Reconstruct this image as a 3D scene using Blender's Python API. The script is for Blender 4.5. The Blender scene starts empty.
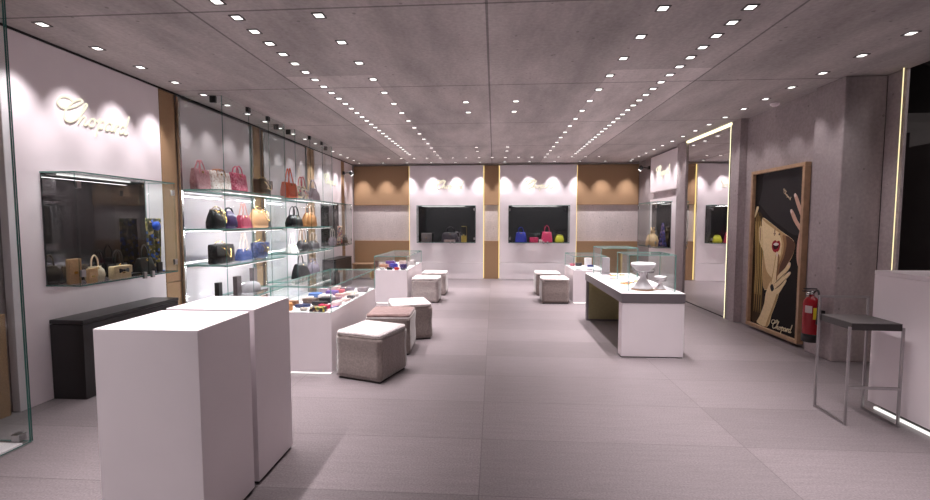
import bpy, bmesh, math, random
from mathutils import Vector, Matrix
random.seed(7)
PI = math.pi
C = bpy.context.scene.collection
SC = bpy.context.scene
CEIL = 3.1
XL, XR, YB = -3.85, 3.72, 12.0

# ------------------------------------------------------------------ materials
MATS = {}
def principled(name, col, rough=.5, metal=0., spec=.5, noise=None, bump=0., emit=None, estr=0., sheen=0., coat=0.):
    if name in MATS: return MATS[name]
    m = bpy.data.materials.new(name); m.use_nodes = True
    nt = m.node_tree; b = nt.nodes['Principled BSDF']
    b.inputs['Base Color'].default_value = (*col, 1); b.inputs['Roughness'].default_value = rough
    b.inputs['Metallic'].default_value = metal; b.inputs['Specular IOR Level'].default_value = spec
    if sheen: b.inputs['Sheen Weight'].default_value = sheen
    if coat: b.inputs['Coat Weight'].default_value = coat
    if emit: b.inputs['Emission Color'].default_value = (*emit, 1); b.inputs['Emission Strength'].default_value = estr
    tc = nt.nodes.new('ShaderNodeTexCoord')
    sc, amt, det = noise if noise else (18., .04, 4.)
    n = nt.nodes.new('ShaderNodeTexNoise'); n.inputs['Scale'].default_value = sc; n.inputs['Detail'].default_value = det
    nt.links.new(tc.outputs['Object'], n.inputs['Vector'])
    r = nt.nodes.new('ShaderNodeMapRange'); r.inputs['To Min'].default_value = 1 - amt; r.inputs['To Max'].default_value = 1 + amt
    r.inputs['From Min'].default_value = .3; r.inputs['From Max'].default_value = .7
    nt.links.new(n.outputs['Fac'], r.inputs['Value'])
    mx = nt.nodes.new('ShaderNodeMix'); mx.data_type = 'RGBA'; mx.blend_type = 'MULTIPLY'; mx.inputs['Factor'].default_value = 1
    mx.inputs['A'].default_value = (*col, 1); nt.links.new(r.outputs['Result'], mx.inputs['B'])
    nt.links.new(mx.outputs['Result'], b.inputs['Base Color'])
    if bump:
        bp = nt.nodes.new('ShaderNodeBump'); bp.inputs['Strength'].default_value = bump; bp.inputs['Distance'].default_value = .01
        nt.links.new(n.outputs['Fac'], bp.inputs['Height']); nt.links.new(bp.outputs['Normal'], b.inputs['Normal'])
    MATS[name] = m; return m
def emitter(name, col, s, sample=True):
    if name in MATS: return MATS[name]
    m = bpy.data.materials.new(name); m.use_nodes = True; nt = m.node_tree; nt.nodes.clear()
    e = nt.nodes.new('ShaderNodeEmission'); o = nt.nodes.new('ShaderNodeOutputMaterial')
    e.inputs['Color'].default_value = (*col, 1); e.inputs['Strength'].default_value = s
    nt.links.new(e.outputs[0], o.inputs[0])
    if not sample: m.cycles.emission_sampling = 'NONE'
    MATS[name] = m; return m
def thin_glass(name, tint, base=.010, top=.60):
    m = bpy.data.materials.new(name); m.use_nodes = True; nt = m.node_tree; nt.nodes.clear()
    t = nt.nodes.new('ShaderNodeBsdfTransparent'); t.inputs[0].default_value = (*tint, 1)
    g = nt.nodes.new('ShaderNodeBsdfGlossy'); g.inputs['Roughness'].default_value = 0
    g.inputs['Color'].default_value = (.95, .95, .95, 1)
    lw = nt.nodes.new('ShaderNodeLayerWeight'); lw.inputs['Blend'].default_value = .5
    p = nt.nodes.new('ShaderNodeMath'); p.operation = 'POWER'; p.inputs[1].default_value = 5; nt.links.new(lw.outputs['Facing'], p.inputs[0])
    a = nt.nodes.new('ShaderNodeMath'); a.operation = 'MULTIPLY_ADD'; a.inputs[1].default_value = top; a.inputs[2].default_value = base
    nt.links.new(p.outputs[0], a.inputs[0])
    mx = nt.nodes.new('ShaderNodeMixShader'); nt.links.new(a.outputs[0], mx.inputs[0]); nt.links.new(t.outputs[0], mx.inputs[1]); nt.links.new(g.outputs[0], mx.inputs[2])
    o = nt.nodes.new('ShaderNodeOutputMaterial'); nt.links.new(mx.outputs[0], o.inputs[0])
    MATS[name] = m; return m

def node(nt, t, **kw):
    n = nt.nodes.new(t)
    for k, v in kw.items(): setattr(n, k, v)
    return n
def math_node(nt, op, a, b=None, c=None):
    n = node(nt, 'ShaderNodeMath', operation=op)
    for i, v in enumerate((a, b, c)):
        if v is None: continue
        if isinstance(v, (int, float)): n.inputs[i].default_value = v
        else: nt.links.new(v, n.inputs[i])
    return n.outputs[0]
def seam_mask(nt, coord, positions, w):
    """1 on thin lines at the given positions of one coordinate"""
    out = None
    for p in positions:
        d = math_node(nt, 'ABSOLUTE', math_node(nt, 'SUBTRACT', coord, p))
        l = math_node(nt, 'LESS_THAN', d, w)
        out = l if out is None else math_node(nt, 'MAXIMUM', out, l)
    return out

def concrete(name, col, xs=(), ys=(), zs=(), w=.008, amt=.16, pits=True, rough=.75, band=None):
    m = bpy.data.materials.new(name); m.use_nodes = True; nt = m.node_tree; b = nt.nodes['Principled BSDF']
    tc = node(nt, 'ShaderNodeTexCoord'); sx = node(nt, 'ShaderNodeSeparateXYZ'); nt.links.new(tc.outputs['Object'], sx.inputs[0])
    n1 = node(nt, 'ShaderNodeTexNoise'); n1.inputs['Scale'].default_value = 1.3; n1.inputs['Detail'].default_value = 8; n1.inputs['Roughness'].default_value = .65
    n2 = node(nt, 'ShaderNodeTexNoise'); n2.inputs['Scale'].default_value = 30; n2.inputs['Detail'].default_value = 3
    mp = node(nt, 'ShaderNodeMapping'); mp.inputs['Scale'].default_value = (1.2, .35, .35); nt.links.new(tc.outputs['Object'], mp.inputs[0])
    nt.links.new(mp.outputs[0], n1.inputs['Vector']); nt.links.new(tc.outputs['Object'], n2.inputs['Vector'])
    r = node(nt, 'ShaderNodeMapRange'); r.inputs['From Min'].default_value = .3; r.inputs['From Max'].default_value = .7
    r.inputs['To Min'].default_value = 1 - amt; r.inputs['To Max'].default_value = 1 + amt; nt.links.new(n1.outputs['Fac'], r.inputs['Value'])
    r2 = node(nt, 'ShaderNodeMapRange'); r2.inputs['From Min'].default_value = .3; r2.inputs['From Max'].default_value = .7
    r2.inputs['To Min'].default_value = .90; r2.inputs['To Max'].default_value = 1.10; nt.links.new(n2.outputs['Fac'], r2.inputs['Value'])
    v = math_node(nt, 'MULTIPLY', r.outputs[0], r2.outputs[0])
    masks = []
    if xs: masks.append(seam_mask(nt, sx.outputs['X'], xs, w))
    if ys: masks.append(seam_mask(nt, sx.outputs['Y'], ys, w))
    if zs: masks.append(seam_mask(nt, sx.outputs['Z'], zs, w))
    for k in masks: v = math_node(nt, 'MULTIPLY', v, math_node(nt, 'MULTIPLY_ADD', k, -.55, 1.))
    if pits:
        vo = node(nt, 'ShaderNodeTexVoronoi'); vo.inputs['Scale'].default_value = 5.5; nt.links.new(tc.outputs['Object'], vo.inputs['Vector'])
        pm = math_node(nt, 'LESS_THAN', vo.outputs['Distance'], .075)
        v = math_node(nt, 'MULTIPLY', v, math_node(nt, 'MULTIPLY_ADD', pm, -.35, 1.))
    if band:     # pale formwork strips; light reflected along the lamp rows painted in too
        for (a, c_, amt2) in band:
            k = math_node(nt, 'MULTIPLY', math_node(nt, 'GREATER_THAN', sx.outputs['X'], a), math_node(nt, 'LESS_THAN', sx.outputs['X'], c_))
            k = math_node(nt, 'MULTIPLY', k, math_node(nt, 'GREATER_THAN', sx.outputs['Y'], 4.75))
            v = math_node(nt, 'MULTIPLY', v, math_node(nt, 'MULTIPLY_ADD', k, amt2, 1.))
    mx = node(nt, 'ShaderNodeMix', data_type='RGBA', blend_type='MULTIPLY'); mx.inputs['Factor'].default_value = 1
    mx.inputs['A'].default_value = (*col, 1); nt.links.new(v, mx.inputs['B']); nt.links.new(mx.outputs['Result'], b.inputs['Base Color'])
    b.inputs['Roughness'].default_value = rough; b.inputs['Specular IOR Level'].default_value = .35
    bp = node(nt, 'ShaderNodeBump'); bp.inputs['Strength'].default_value = .25; bp.inputs['Distance'].default_value = .01
    nt.links.new(v, bp.inputs['Height']); nt.links.new(bp.outputs['Normal'], b.inputs['Normal'])
    MATS[name] = m; return m

def floor_mat():
    m = bpy.data.materials.new('grey stone tiles'); m.use_nodes = True; nt = m.node_tree; b = nt.nodes['Principled BSDF']
    tc = node(nt, 'ShaderNodeTexCoord')
    mp = node(nt, 'ShaderNodeMapping'); mp.inputs['Location'].default_value = (.08 + 1.81 * 4, -.45 + .66 * 10, 0); nt.links.new(tc.outputs['Object'], mp.inputs[0])
    br = node(nt, 'ShaderNodeTexBrick'); br.offset = 0; br.squash = 1
    br.inputs['Color1'].default_value = (.215, .182, .190, 1); br.inputs['Color2'].default_value = (.158, .134, .140, 1); br.inputs['Mortar'].default_value = (.105, .088, .092, 1)
    br.inputs['Scale'].default_value = 1; br.inputs['Brick Width'].default_value = 1.81; br.inputs['Row Height'].default_value = .66; br.inputs['Mortar Size'].default_value = .0025
    br.inputs['Mortar Smooth'].default_value = 0
    nt.links.new(mp.outputs[0], br.inputs['Vector'])
    mp2 = node(nt, 'ShaderNodeMapping'); mp2.inputs['Scale'].default_value = (1.2, 14, 1); nt.links.new(tc.outputs['Object'], mp2.inputs[0])
    n = node(nt, 'ShaderNodeTexNoise'); n.inputs['Scale'].default_value = 2.2; n.inputs['Detail'].default_value = 7; n.inputs['Roughness'].default_value = .6; nt.links.new(mp2.outputs[0], n.inputs['Vector'])
    n2 = node(nt, 'ShaderNodeTexNoise'); n2.inputs['Scale'].default_value = 90; nt.links.new(tc.outputs['Object'], n2.inputs['Vector'])
    r = node(nt, 'ShaderNodeMapRange'); r.inputs['From Min'].default_value = .3; r.inputs['From Max'].default_value = .7; r.inputs['To Min'].default_value = .92; r.inputs['To Max'].default_value = 1.08; nt.links.new(n.outputs['Fac'], r.inputs['Value'])
    r2 = node(nt, 'ShaderNodeMapRange'); r2.inputs['From Min'].default_value = .3; r2.inputs['From Max'].default_value = .7; r2.inputs['To Min'].default_value = .80; r2.inputs['To Max'].default_value = 1.2; nt.links.new(n2.outputs['Fac'], r2.inputs['Value'])
    mx = node(nt, 'ShaderNodeMix', data_type='RGBA', blend_type='MULTIPLY'); mx.inputs['Factor'].default_value = 1
    nt.links.new(br.outputs['Color'], mx.inputs['A']); nt.links.new(math_node(nt, 'MULTIPLY', r.outputs[0], r2.outputs[0]), mx.inputs['B'])
    nt.links.new(mx.outputs['Result'], b.inputs['Base Color'])
    b.inputs['Roughness'].default_value = .42; b.inputs['Specular IOR Level'].default_value = .4
    bp = node(nt, 'ShaderNodeBump'); bp.inputs['Strength'].default_value = .12; bp.inputs['Distance'].default_value = .004
    nt.links.new(n2.outputs['Fac'], bp.inputs['Height']); nt.links.new(bp.outputs['Normal'], b.inputs['Normal'])
    return m

M_FLOOR = floor_mat()
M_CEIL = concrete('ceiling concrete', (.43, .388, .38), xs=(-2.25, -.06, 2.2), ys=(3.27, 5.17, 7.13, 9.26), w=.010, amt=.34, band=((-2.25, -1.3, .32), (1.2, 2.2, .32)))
M_CONC = concrete('wall concrete', (.37, .315, .322), zs=(), amt=.36)
M_CONCP = concrete('pale concrete', (.62, .55, .54), amt=.12)
M_WHITE = principled('white lacquered board', (.80, .725, .755), .38, noise=(3, .03, 4))
M_WHITEM = principled('matte white lacquer', (.83, .755, .785), .45, noise=(3, .02, 3))
M_OCHRE = principled('ochre fabric panel', (.34, .208, .115), .85, noise=(160, .14, 2), bump=.2)
M_DARKSLOT = principled('dark slot', (.02, .018, .018), .9)
M_BLACK = principled('black matt lacquer', (.016, .014, .015), .35)
M_DARKWALL = principled('dark stairwell wall', (.11, .098, .096), .9, noise=(2, .2, 5))
M_GLASS = thin_glass('clear glass', (.955, .975, .97))
M_GLASSE = thin_glass('tinted glass edge', (.62, .74, .72))
M_EDGE = principled('green glass edge', (.05, .16, .14), .15)
M_EDGEP = principled('pale green glass edge', (.17, .36, .32), .15)
M_CHROME = principled('brushed chrome', (.62, .60, .60), .25, 1.)
M_STEEL = principled('satin steel', (.38, .36, .365), .35, 1.)
M_CLAMP = principled('black clamp', (.02, .02, .02), .4)
M_GOLD = principled('gold', (.85, .60, .22), .25, 1.)
M_DMIR = None
def dark_mirror():
    m = bpy.data.materials.new('dark mirror glass'); m.use_nodes = True; nt = m.node_tree; nt.nodes.clear()
    d = node(nt, 'ShaderNodeBsdfDiffuse'); d.inputs[0].default_value = (.012, .011, .012, 1)
    g = node(nt, 'ShaderNodeBsdfGlossy'); g.inputs['Roughness'].default_value = .02; g.inputs[0].default_value = (.9, .86, .88, 1)
    mx = node(nt, 'ShaderNodeMixShader'); mx.inputs[0].default_value = .11; o = node(nt, 'ShaderNodeOutputMaterial')
    nt.links.new(d.outputs[0], mx.inputs[1]); nt.links.new(g.outputs[0], mx.inputs[2]); nt.links.new(mx.outputs[0], o.inputs[0]); return m
def backpaint():
    m = bpy.data.materials.new('white back painted glass'); m.use_nodes = True; nt = m.node_tree; nt.nodes.clear()
    d = node(nt, 'ShaderNodeBsdfDiffuse'); d.inputs[0].default_value = (.60, .55, .57, 1)
    g = node(nt, 'ShaderNodeBsdfGlossy'); g.inputs['Roughness'].default_value = .015; g.inputs[0].default_value = (.95, .95, .95, 1)
    mx = node(nt, 'ShaderNodeMixShader'); mx.inputs[0].default_value = .22; o = node(nt, 'ShaderNodeOutputMaterial')
    nt.links.new(d.outputs[0], mx.inputs[1]); nt.links.new(g.outputs[0], mx.inputs[2]); nt.links.new(mx.outputs[0], o.inputs[0]); return m
M_DMIR = dark_mirror(); M_BACKP = backpaint()
M_MIRROR = principled('mirror silver', (.80, .78, .78), .0, 1., noise=(1, .01, 1))
M_LENS = emitter('lamp lens', (1, .95, .93), 2.4, False)
M_LED = emitter('white led', (1, .95, .93), 3.5, True)
M_LEDP = emitter('soft plinth light', (1, .95, .93), 1.6, True)
M_LEDW = emitter('warm led', (1, .74, .28), 1.2, True)
M_LEDY = emitter('yellow led', (1, .90, .56), 1.7, True)
M_SIGN = emitter('backlit cream letters', (1, .92, .68), 1.0, False)
M_RING = principled('lamp frame', (.06, .05, .05), .4)
M_VELVET = principled('taupe velvet', (.25, .198, .182), .9, noise=(48, .16, 5), bump=.5, sheen=.6)
M_VELVETL = principled('pale taupe velvet', (.42, .36, .345), .9, noise=(48, .15, 5), bump=.5, sheen=.6)
M_VELVETB = principled('brown velvet', (.22, .135, .125), .9, noise=(22, .25, 5), bump=.4, sheen=.4)
M_PADTOP_LIT = principled('seat top pile with downlight painted in', (.66, .585, .575), .9, noise=(40, .16, 5), bump=.6, sheen=.8)  # paler than the sides: downlight on the stool tops painted into the velvet
M_PIPING = principled('pale piping', (.75, .69, .68), .8)
M_SLATE = principled('slate grey lacquer', (.14, .12, .13), .4)
M_OLIVE = principled('olive panel', (.30, .265, .14), .6, noise=(30, .06, 3))
M_WOOD = principled('light oak', (.40, .25, .15), .5, noise=(14, .15, 6))
M_PLINTH = principled('dark plinth', (.04, .034, .034), .6)
def leather(name, col, rough=.42): return principled('leather ' + name, col, rough, spec=.3, noise=(60, .12, 3), bump=.15)

# ------------------------------------------------------------------ mesh builder
class MB:
    def __init__(self): self.bm = bmesh.new(); self.smooth = []
    def _setmat(self, faces, mi, sm=False):
        for f in faces: f.material_index = mi; f.smooth = sm
    def box(self, lo, hi, bev=0., mi=0, seg=2, M=None, sm=False):
        lo = Vector(lo); hi = Vector(hi); c = (lo + hi) / 2; s = hi - lo
        b = bmesh.new(); bmesh.ops.create_cube(b, size=1)
        bmesh.ops.scale(b, vec=s, verts=b.verts)
        if bev: bmesh.ops.bevel(b, geom=b.edges[:], offset=bev, segments=seg, affect='EDGES', profile=.5)
        bmesh.ops.translate(b, vec=c, verts=b.verts)
        if M: bmesh.ops.transform(b, matrix=M, verts=b.verts)
        self.merge(b, mi, sm); return self
    def merge(self, b, mi=0, sm=False):
        vm = {v: self.bm.verts.new(v.co) for v in b.verts}
        for f in b.faces:
            try: nf = self.bm.faces.new([vm[v] for v in f.verts]); nf.material_index = mi; nf.smooth = sm
            except ValueError: pass
        b.free()
    def loft(self, rings, mi=0, sm=True, close=True, cap=True):
        vs = [[self.bm.verts.new(p) for p in r] for r in rings]; n = len(rings[0])
        for a, b in zip(vs, vs[1:]):
            for i in range(n if close else n - 1):
                j = (i + 1) % n
                f = self.bm.faces.new((a[i], a[j], b[j], b[i])); f.material_index = mi; f.smooth = sm
        if cap and close:
            for r, rev in ((vs[0], True), (vs[-1], False)):
                f = self.bm.faces.new(r[::-1] if rev else r); f.material_index = mi
        return self
    def lathe(self, prof, n=24, c=(0, 0, 0), mi=0, sm=True):
        rings = [[(c[0] + r * math.cos(2 * PI * i / n), c[1] + r * math.sin(2 * PI * i / n), c[2] + z) for i in range(n)] for r, z in prof]
        return self.loft(rings, mi, sm)
    def tube(self, pts, r, n=8, mi=0, closed=False, sm=True):
        pts = [Vector(p) for p in pts]; k = len(pts); rings = []
        up = None
        for i, p in enumerate(pts):
            if closed: t = pts[(i + 1) % k] - pts[i - 1]
            else: t = pts[min(i + 1, k - 1)] - pts[max(i - 1, 0)]
            t.normalize()
            if up is None: up = t.orthogonal().normalized()
            up = (up - t * up.dot(t)); up = up.normalized() if up.length > 1e-6 else t.orthogonal().normalized()
            s = t.cross(up); rr = r[i] if isinstance(r, (list, tuple)) else r
            rings.append([p + (up * math.cos(2 * PI * j / n) + s * math.sin(2 * PI * j / n)) * rr for j in range(n)])
        if closed: rings.append(rings[0])
        return self.loft(rings, mi, sm, cap=not closed)
    def prism(self, poly, z0, z1, mi=0, fn=None, sm=False):
        """polygon in a 2D plane, extruded; fn maps (u, v, w) to xyz"""
        fn = fn or (lambda u, v, w: (u, v, w))
        a = [self.bm.verts.new(fn(u, v, z0)) for u, v in poly]; b = [self.bm.verts.new(fn(u, v, z1)) for u, v in poly]
        n = len(poly)
        fs = [self.bm.faces.new(a[::-1]), self.bm.faces.new(b)]
        for i in range(n): fs.append(self.bm.faces.new((a[i], a[(i + 1) % n], b[(i + 1) % n], b[i])))
        for f in fs: f.material_index = mi; f.smooth = sm
        return self
    def build(self, name, mats, parent=None, loc=(0, 0, 0), rot=(0, 0, 0)):
        bmesh.ops.remove_doubles(self.bm, verts=self.bm.verts, dist=1e-5)
        bmesh.ops.recalc_face_normals(self.bm, faces=self.bm.faces)
        me = bpy.data.meshes.new(name); self.bm.to_mesh(me); self.bm.free()
        for m in (mats if isinstance(mats, (list, tuple)) else [mats]): me.materials.append(m)
        o = bpy.data.objects.new(name, me); C.objects.link(o)
        if parent: o.parent = parent
        o.location = loc; o.rotation_euler = rot
        return o
def thing(name, label, cat, loc=(0, 0, 0), rz=0., group=None):
    o = bpy.data.objects.new(name, None); C.objects.link(o); o.empty_display_size = .05
    o.location = loc; o.rotation_euler = (0, 0, rz); o['label'] = label; o['category'] = cat
    if group: o['group'] = group
    return o
def tag(o, label, cat, group=None):
    o['label'] = label; o['category'] = cat
    if group: o['group'] = group
    return o
def struct(name, mb, mats):
    o = mb.build(name, mats); o['kind'] = 'structure'; return o
def dup(root, loc, rz=None, label=None):
    r = root.copy(); C.objects.link(r); r.location = loc
    if rz is not None: r.rotation_euler = (0, 0, rz)
    if label: r['label'] = label
    for ch in list(root.children):
        c = ch.copy(); C.objects.link(c); c.parent = r
        for g in list(ch.children):
            d = g.copy(); C.objects.link(d); d.parent = c
    return r
def smooth2(pts, k=4, closed=False):
    """Catmull-Rom through 2D or 3D points"""
    P = [Vector(p) for p in pts]; n = len(P); out = []
    rng = range(n) if closed else range(n - 1)
    for i in rng:
        p0 = P[(i - 1) % n] if closed else P[max(i - 1, 0)]; p1 = P[i]; p2 = P[(i + 1) % n]
        p3 = P[(i + 2) % n] if closed else P[min(i + 2, n - 1)]
        for j in range(k):
            t = j / k
            out.append(.5 * ((2 * p1) + (p2 - p0) * t + (2 * p0 - 5 * p1 + 4 * p2 - p3) * t * t + (3 * p1 - p0 - 3 * p2 + p3) * t ** 3))
    if not closed: out.append(P[-1])
    return out
def se(hw, hd, z, e=4., n=28, cx=0., cy=0.):
    r = []
    for i in range(n):
        a = 2 * PI * i / n; c, s = math.cos(a), math.sin(a)
        r.append((cx + hw * math.copysign(abs(c) ** (2 / e), c), cy + hd * math.copysign(abs(s) ** (2 / e), s), z))
    return r
def light(kind, name, parent, loc, rot=(0, 0, 0), data=None, **kw):
    if data is None:
        data = bpy.data.lights.new(name, kind)
        for k, v in kw.items(): setattr(data, k, v)
    o = bpy.data.objects.new(name, data); C.objects.link(o)
    if parent: o.parent = parent
    o.location = loc; o.rotation_euler = rot
    return o
ORD = 'first second third fourth fifth sixth seventh eighth ninth tenth eleventh twelfth thirteenth fourteenth fifteenth sixteenth seventeenth eighteenth nineteenth twentieth'.split()
def ordinal(k):
    if k < 20: return ORD[k]
    t, u = divmod(k + 1, 10); tens = {2: 'twent', 3: 'thirt', 4: 'fort'}[t]
    return tens + 'ieth' if u == 0 else tens + 'y-' + ORD[u - 1]

# ------------------------------------------------------------------ camera
cd = bpy.data.cameras.new('camera'); cam = bpy.data.objects.new('camera', cd); C.objects.link(cam); SC.camera = cam
cd.sensor_fit = 'HORIZONTAL'; cd.sensor_width = 36; cd.lens = 36 * 445 / 930; cd.clip_start = .05
R_ = Vector((.99789177, .06490004, 0)); U_ = Vector((-.00411903, .06333349, .99798392)); F_ = Vector((-.0647692, .99587994, -.06346729))
mw = Matrix((R_, U_, -F_)).transposed().to_4x4(); mw.translation = (0, 0, 1.55); cam.matrix_world = mw

# ------------------------------------------------------------------ setting
struct('floor', MB().box((-4.3, -1.6, -.12), (8., 12.4, 0)), M_FLOOR)
struct('ceiling', MB().box((-4.3, -1.6, CEIL), (4.19, 11.86, 3.3)).box((4.19, -1.6, 4.6), (8., 12.4, 4.8)), M_CEIL)
struct('trim_1', MB().box((-4.0, 11.86, 3.14), (4.0, 12.4, 3.3)), M_DARKSLOT)                       # dark shadow gap over the back wall
struct('trim_2', MB().box((-3.85, 11.84, 3.075), (3.72, 11.858, CEIL)), M_CHROME)                   # pale metal edge of the gap
struct('wall_left', MB().box((-4.1, -1.6, 0), (-3.93, 12.3, CEIL)), M_CONC)
struct('wall_back', MB().box((-4.1, 12.13, 0), (4.0, 12.3, 3.14)), M_CONCP)
wr = MB().box((3.81, 5.3, 0), (4.0, 12.13, CEIL)).box((3.70, 8.96, 0), (3.81, 9.36, CEIL)).box((3.70, 7.06, 0), (3.81, 7.30, CEIL))
struct('wall_right', wr, M_CONC)
struct('wall_column', MB().box((3.735, 5.1, 0), (4.16, 5.54, CEIL), .012), M_CONC)
struct('wall_pier', MB().box((4.16, 4.88, 0), (4.19, 5.1, CEIL), .004), M_CONC)
struct('wall_stairwell', MB().box((7.2, -1.6, 0), (7.4, 12.3, 4.6)).box((4.0, 8.6, 0), (7.4, 8.8, 4.6)).box((4.16, 5.1, 3.3), (4.36, 8.6, 4.6)), M_DARKWALL)

# wall panels: left wall
def wallbox(y0, y1, z0=.0, z1=3.08, x=XL, t=.07): return MB().box((x - t, y0, z0), (x, y1, z1), .003, seg=1)
k = 3
def trim(mb, m):
    global k
    o = struct('trim_%d' % k, mb, m); k += 1; return o
trim(wallbox(3.30, 4.97), M_WHITE)                                  # white feature panel at the front
trim(wallbox(9.43, 11.08), M_WHITE)
trim(wallbox(11.36, 11.98), M_WHITE)
for y0, y1 in ((4.99, 5.24), (6.93, 7.20), (8.97, 9.41), (11.10, 11.34)):
    trim(wallbox(y0, y1, 0, .82, XL - .01, .06), M_OCHRE); trim(wallbox(y0, y1, .83, 3.08, XL - .01, .06), M_OCHRE)
trim(wallbox(-1.5, 3.24, 0, .82, XL - .01, .06), M_OCHRE); trim(wallbox(-1.5, 3.24, 1.98, 3.08, XL - .01, .06), M_OCHRE)
# back wall: ochre over concrete over ochre, two white boards and an ochre stripe between
for x0, x1 in ((-3.84, -2.315), (-.265, .125), (2.205, 3.80)):
    trim(MB().box((x0, 12.07, 2.0), (x1, 12.13, 3.06), .004, seg=1), M_OCHRE)
    trim(MB().box((x0, 12.07, 0), (x1, 12.13, 1.03), .004, seg=1), M_OCHRE)
for x0, x1 in ((-2.29, -.29), (.15, 2.18)):
    trim(MB().box((x0, 12.0, 0), (x1, 12.10, .448), .003, seg=1).box((x0, 12.0, .454), (x1, 12.10, 3.06), .003, seg=1), M_WHITE)
# right wall: white boards round the display window
trim(MB().box((3.72, 9.42, 2.24), (3.81, 10.96, 3.06), .003, seg=1), M_WHITE)
trim(MB().box((3.72, 9.42, 0), (3.81, 10.96, 2.07), .003, seg=1), M_WHITE)
trim(MB().box((-3.86, -1.5, 3.082), (-3.846, 12.0, CEIL)), M_DARKSLOT)   # shadow gap along the left wall

# ------------------------------------------------------------------ light strips built into the walls
def strip(lo, hi, m, label, name='led_strip'):
    return tag(MB().box(lo, hi).build(name, m), label, 'light strip')
strip((-2.312, 12.07, .02), (-2.295, 12.095, 3.05), M_LEDW, 'warm light strip down the left edge of the left white back panel')
strip((-.285, 12.07, .02), (-.268, 12.095, 3.05), M_LEDW, 'warm light strip on the left side of the narrow ochre stripe')
strip((.128, 12.07, .02), (.145, 12.095, 3.05), M_LEDW, 'warm light strip on the right side of the narrow ochre stripe')
strip((2.185, 12.07, .02), (2.202, 12.095, 3.05), M_LEDW, 'warm light strip down the right edge of the right white back panel')
strip((4.119, 4.873, .0), (4.125, 4.879, CEIL), emitter('edge led', (1, .84, .45), 1.1), 'tall yellowish light strip on the concrete edge beside the dark staircase')

# ------------------------------------------------------------------ mirror with light frame
mr = thing('wall_mirror', 'full-height mirror with glowing edge on the right concrete wall', 'mirror', (3.81, 8.14, 0))
MB().box((-.085, -.80, .015), (-.06, .80, 3.06)).build('mirror_glass', [M_MIRROR], mr)
MB().box((-.09, -.80, 0), (-.05, .80, .012)).build('base_rail', M_PLINTH, mr)
o = MB().box((-.112, -.80, 3.062), (-.04, .81, 3.098)).build('light_strip', M_LEDY, mr); o['label'] = 'glowing strip along the top'
o = MB().box((-.1135, -.812, .0), (-.1085, -.804, 3.06)).build('light_strip', M_LEDY, mr); o['label'] = 'glowing strip down the near side'
MB().box((-.108, -.82, 0), (-.05, -.803, 3.06)).build('strip_profile', M_PLINTH, mr)

# ------------------------------------------------------------------ downlights
MAIN = bpy.data.lights.new('downlight_beam', 'SPOT'); MAIN.energy = 48; MAIN.spot_size = math.radians(72); MAIN.spot_blend = 1.0; MAIN.shadow_soft_size = .035; MAIN.color = (1, .93, .945)
FAR = MAIN.copy(); FAR.name = 'far_downlight_beam'; FAR.energy = 66
WASH = bpy.data.lights.new('wall_beam', 'SPOT'); WASH.energy = 50; WASH.spot_size = math.radians(62); WASH.spot_blend = 1.0; WASH.shadow_soft_size = .025; WASH.color = (1, .94, .955)
BACK = WASH.copy(); BACK.name = 'back_wall_beam'; BACK.energy = 66
DIM = bpy.data.lights.new('dim_wall_beam', 'SPOT'); DIM.energy = 19; DIM.spot_size = math.radians(62); DIM.spot_blend = 1.0; DIM.shadow_soft_size = .025; DIM.color = (1, .93, .94)
proto = {}
def downlight(x, y, label, group, data, z=CEIL, tilt=(0, 0, 0)):
    if 'm' not in proto:
        r, q = .045, .033
        fr = MB()
        for lo, hi in (((-r, -r, -.006), (r, -q, 0)), ((-r, q, -.006), (r, r, 0)), ((-r, -q, -.006), (-q, q, 0)), ((q, -q, -.006), (r, q, 0))): fr.box(lo, hi)
        a = fr.build('frame', M_RING); b = MB().box((-q, -q, -.003), (q, q, -.0005)).build('lens', M_LENS)
        proto['m'] = (a, b); first = True
    a, b = proto['m']
    t = thing('downlight', label, 'ceiling light', (x, y, z), 0, group)
    if 'used' not in proto: proto['used'] = 1; fa, le = a, b
    else:
        fa, le = a.copy(), b.copy(); C.objects.link(fa); C.objects.link(le)
    fa.parent = t; le.parent = t
    light('SPOT', data.name, t, (0, 0, -.03), tilt, data)
    return t
for i in range(34):
    y = 2.13 + .2475 * i
    if y < 10.7: downlight(-1.955, y, 'square ceiling downlight, %s from the front in the dense left row' % ordinal(i), 'dense left row of downlights', FAR if y > 5.5 else MAIN)
for i in range(34):
    y = 2.213 + .2475 * i
    if y < 10.7: downlight(1.845, y, 'square ceiling downlight, %s from the front in the dense right row' % ordinal(i), 'dense right row of downlights', FAR if y > 5.5 else MAIN)
for i in range(11):
    for x, w in ((-1.955, 'left'), (1.845, 'right')):
        downlight(x, (2.13 if x < 0 else 2.213) - .2475 * (i + 1), 'square ceiling downlight over the viewpoint, %s back in the %s row' % (ordinal(i), w), 'downlights over the viewpoint', MAIN)
for i in range(17):
    y = 2.37 + .502 * i
    downlight(-1.32, y, 'square ceiling downlight, %s from the front in the sparse inner left row' % ordinal(i), 'sparse inner left row of downlights', FAR if y > 5.5 else MAIN)
    y = 2.43 + .498 * i
    downlight(1.22, y, 'square ceiling downlight, %s from the front in the sparse inner right row' % ordinal(i), 'sparse inner right row of downlights', FAR if y > 5.5 else MAIN)
for i in range(17):
    y = 3.38 + .488 * i
    downlight(-3.55, y, 'square ceiling downlight, %s from the front along the left wall' % ordinal(i), 'downlights along the left wall', DIM if 5.25 < y < 9.0 else WASH, tilt=(0, math.radians(14), 0))
for i in range(16):
    y = 4.0 + .493 * i
    downlight(3.42, y, 'square ceiling downlight, %s from the front along the right wall' % ordinal(i), 'downlights along the right wall', DIM if y < 9.2 else WASH, tilt=(0, math.radians(-14), 0))
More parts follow.
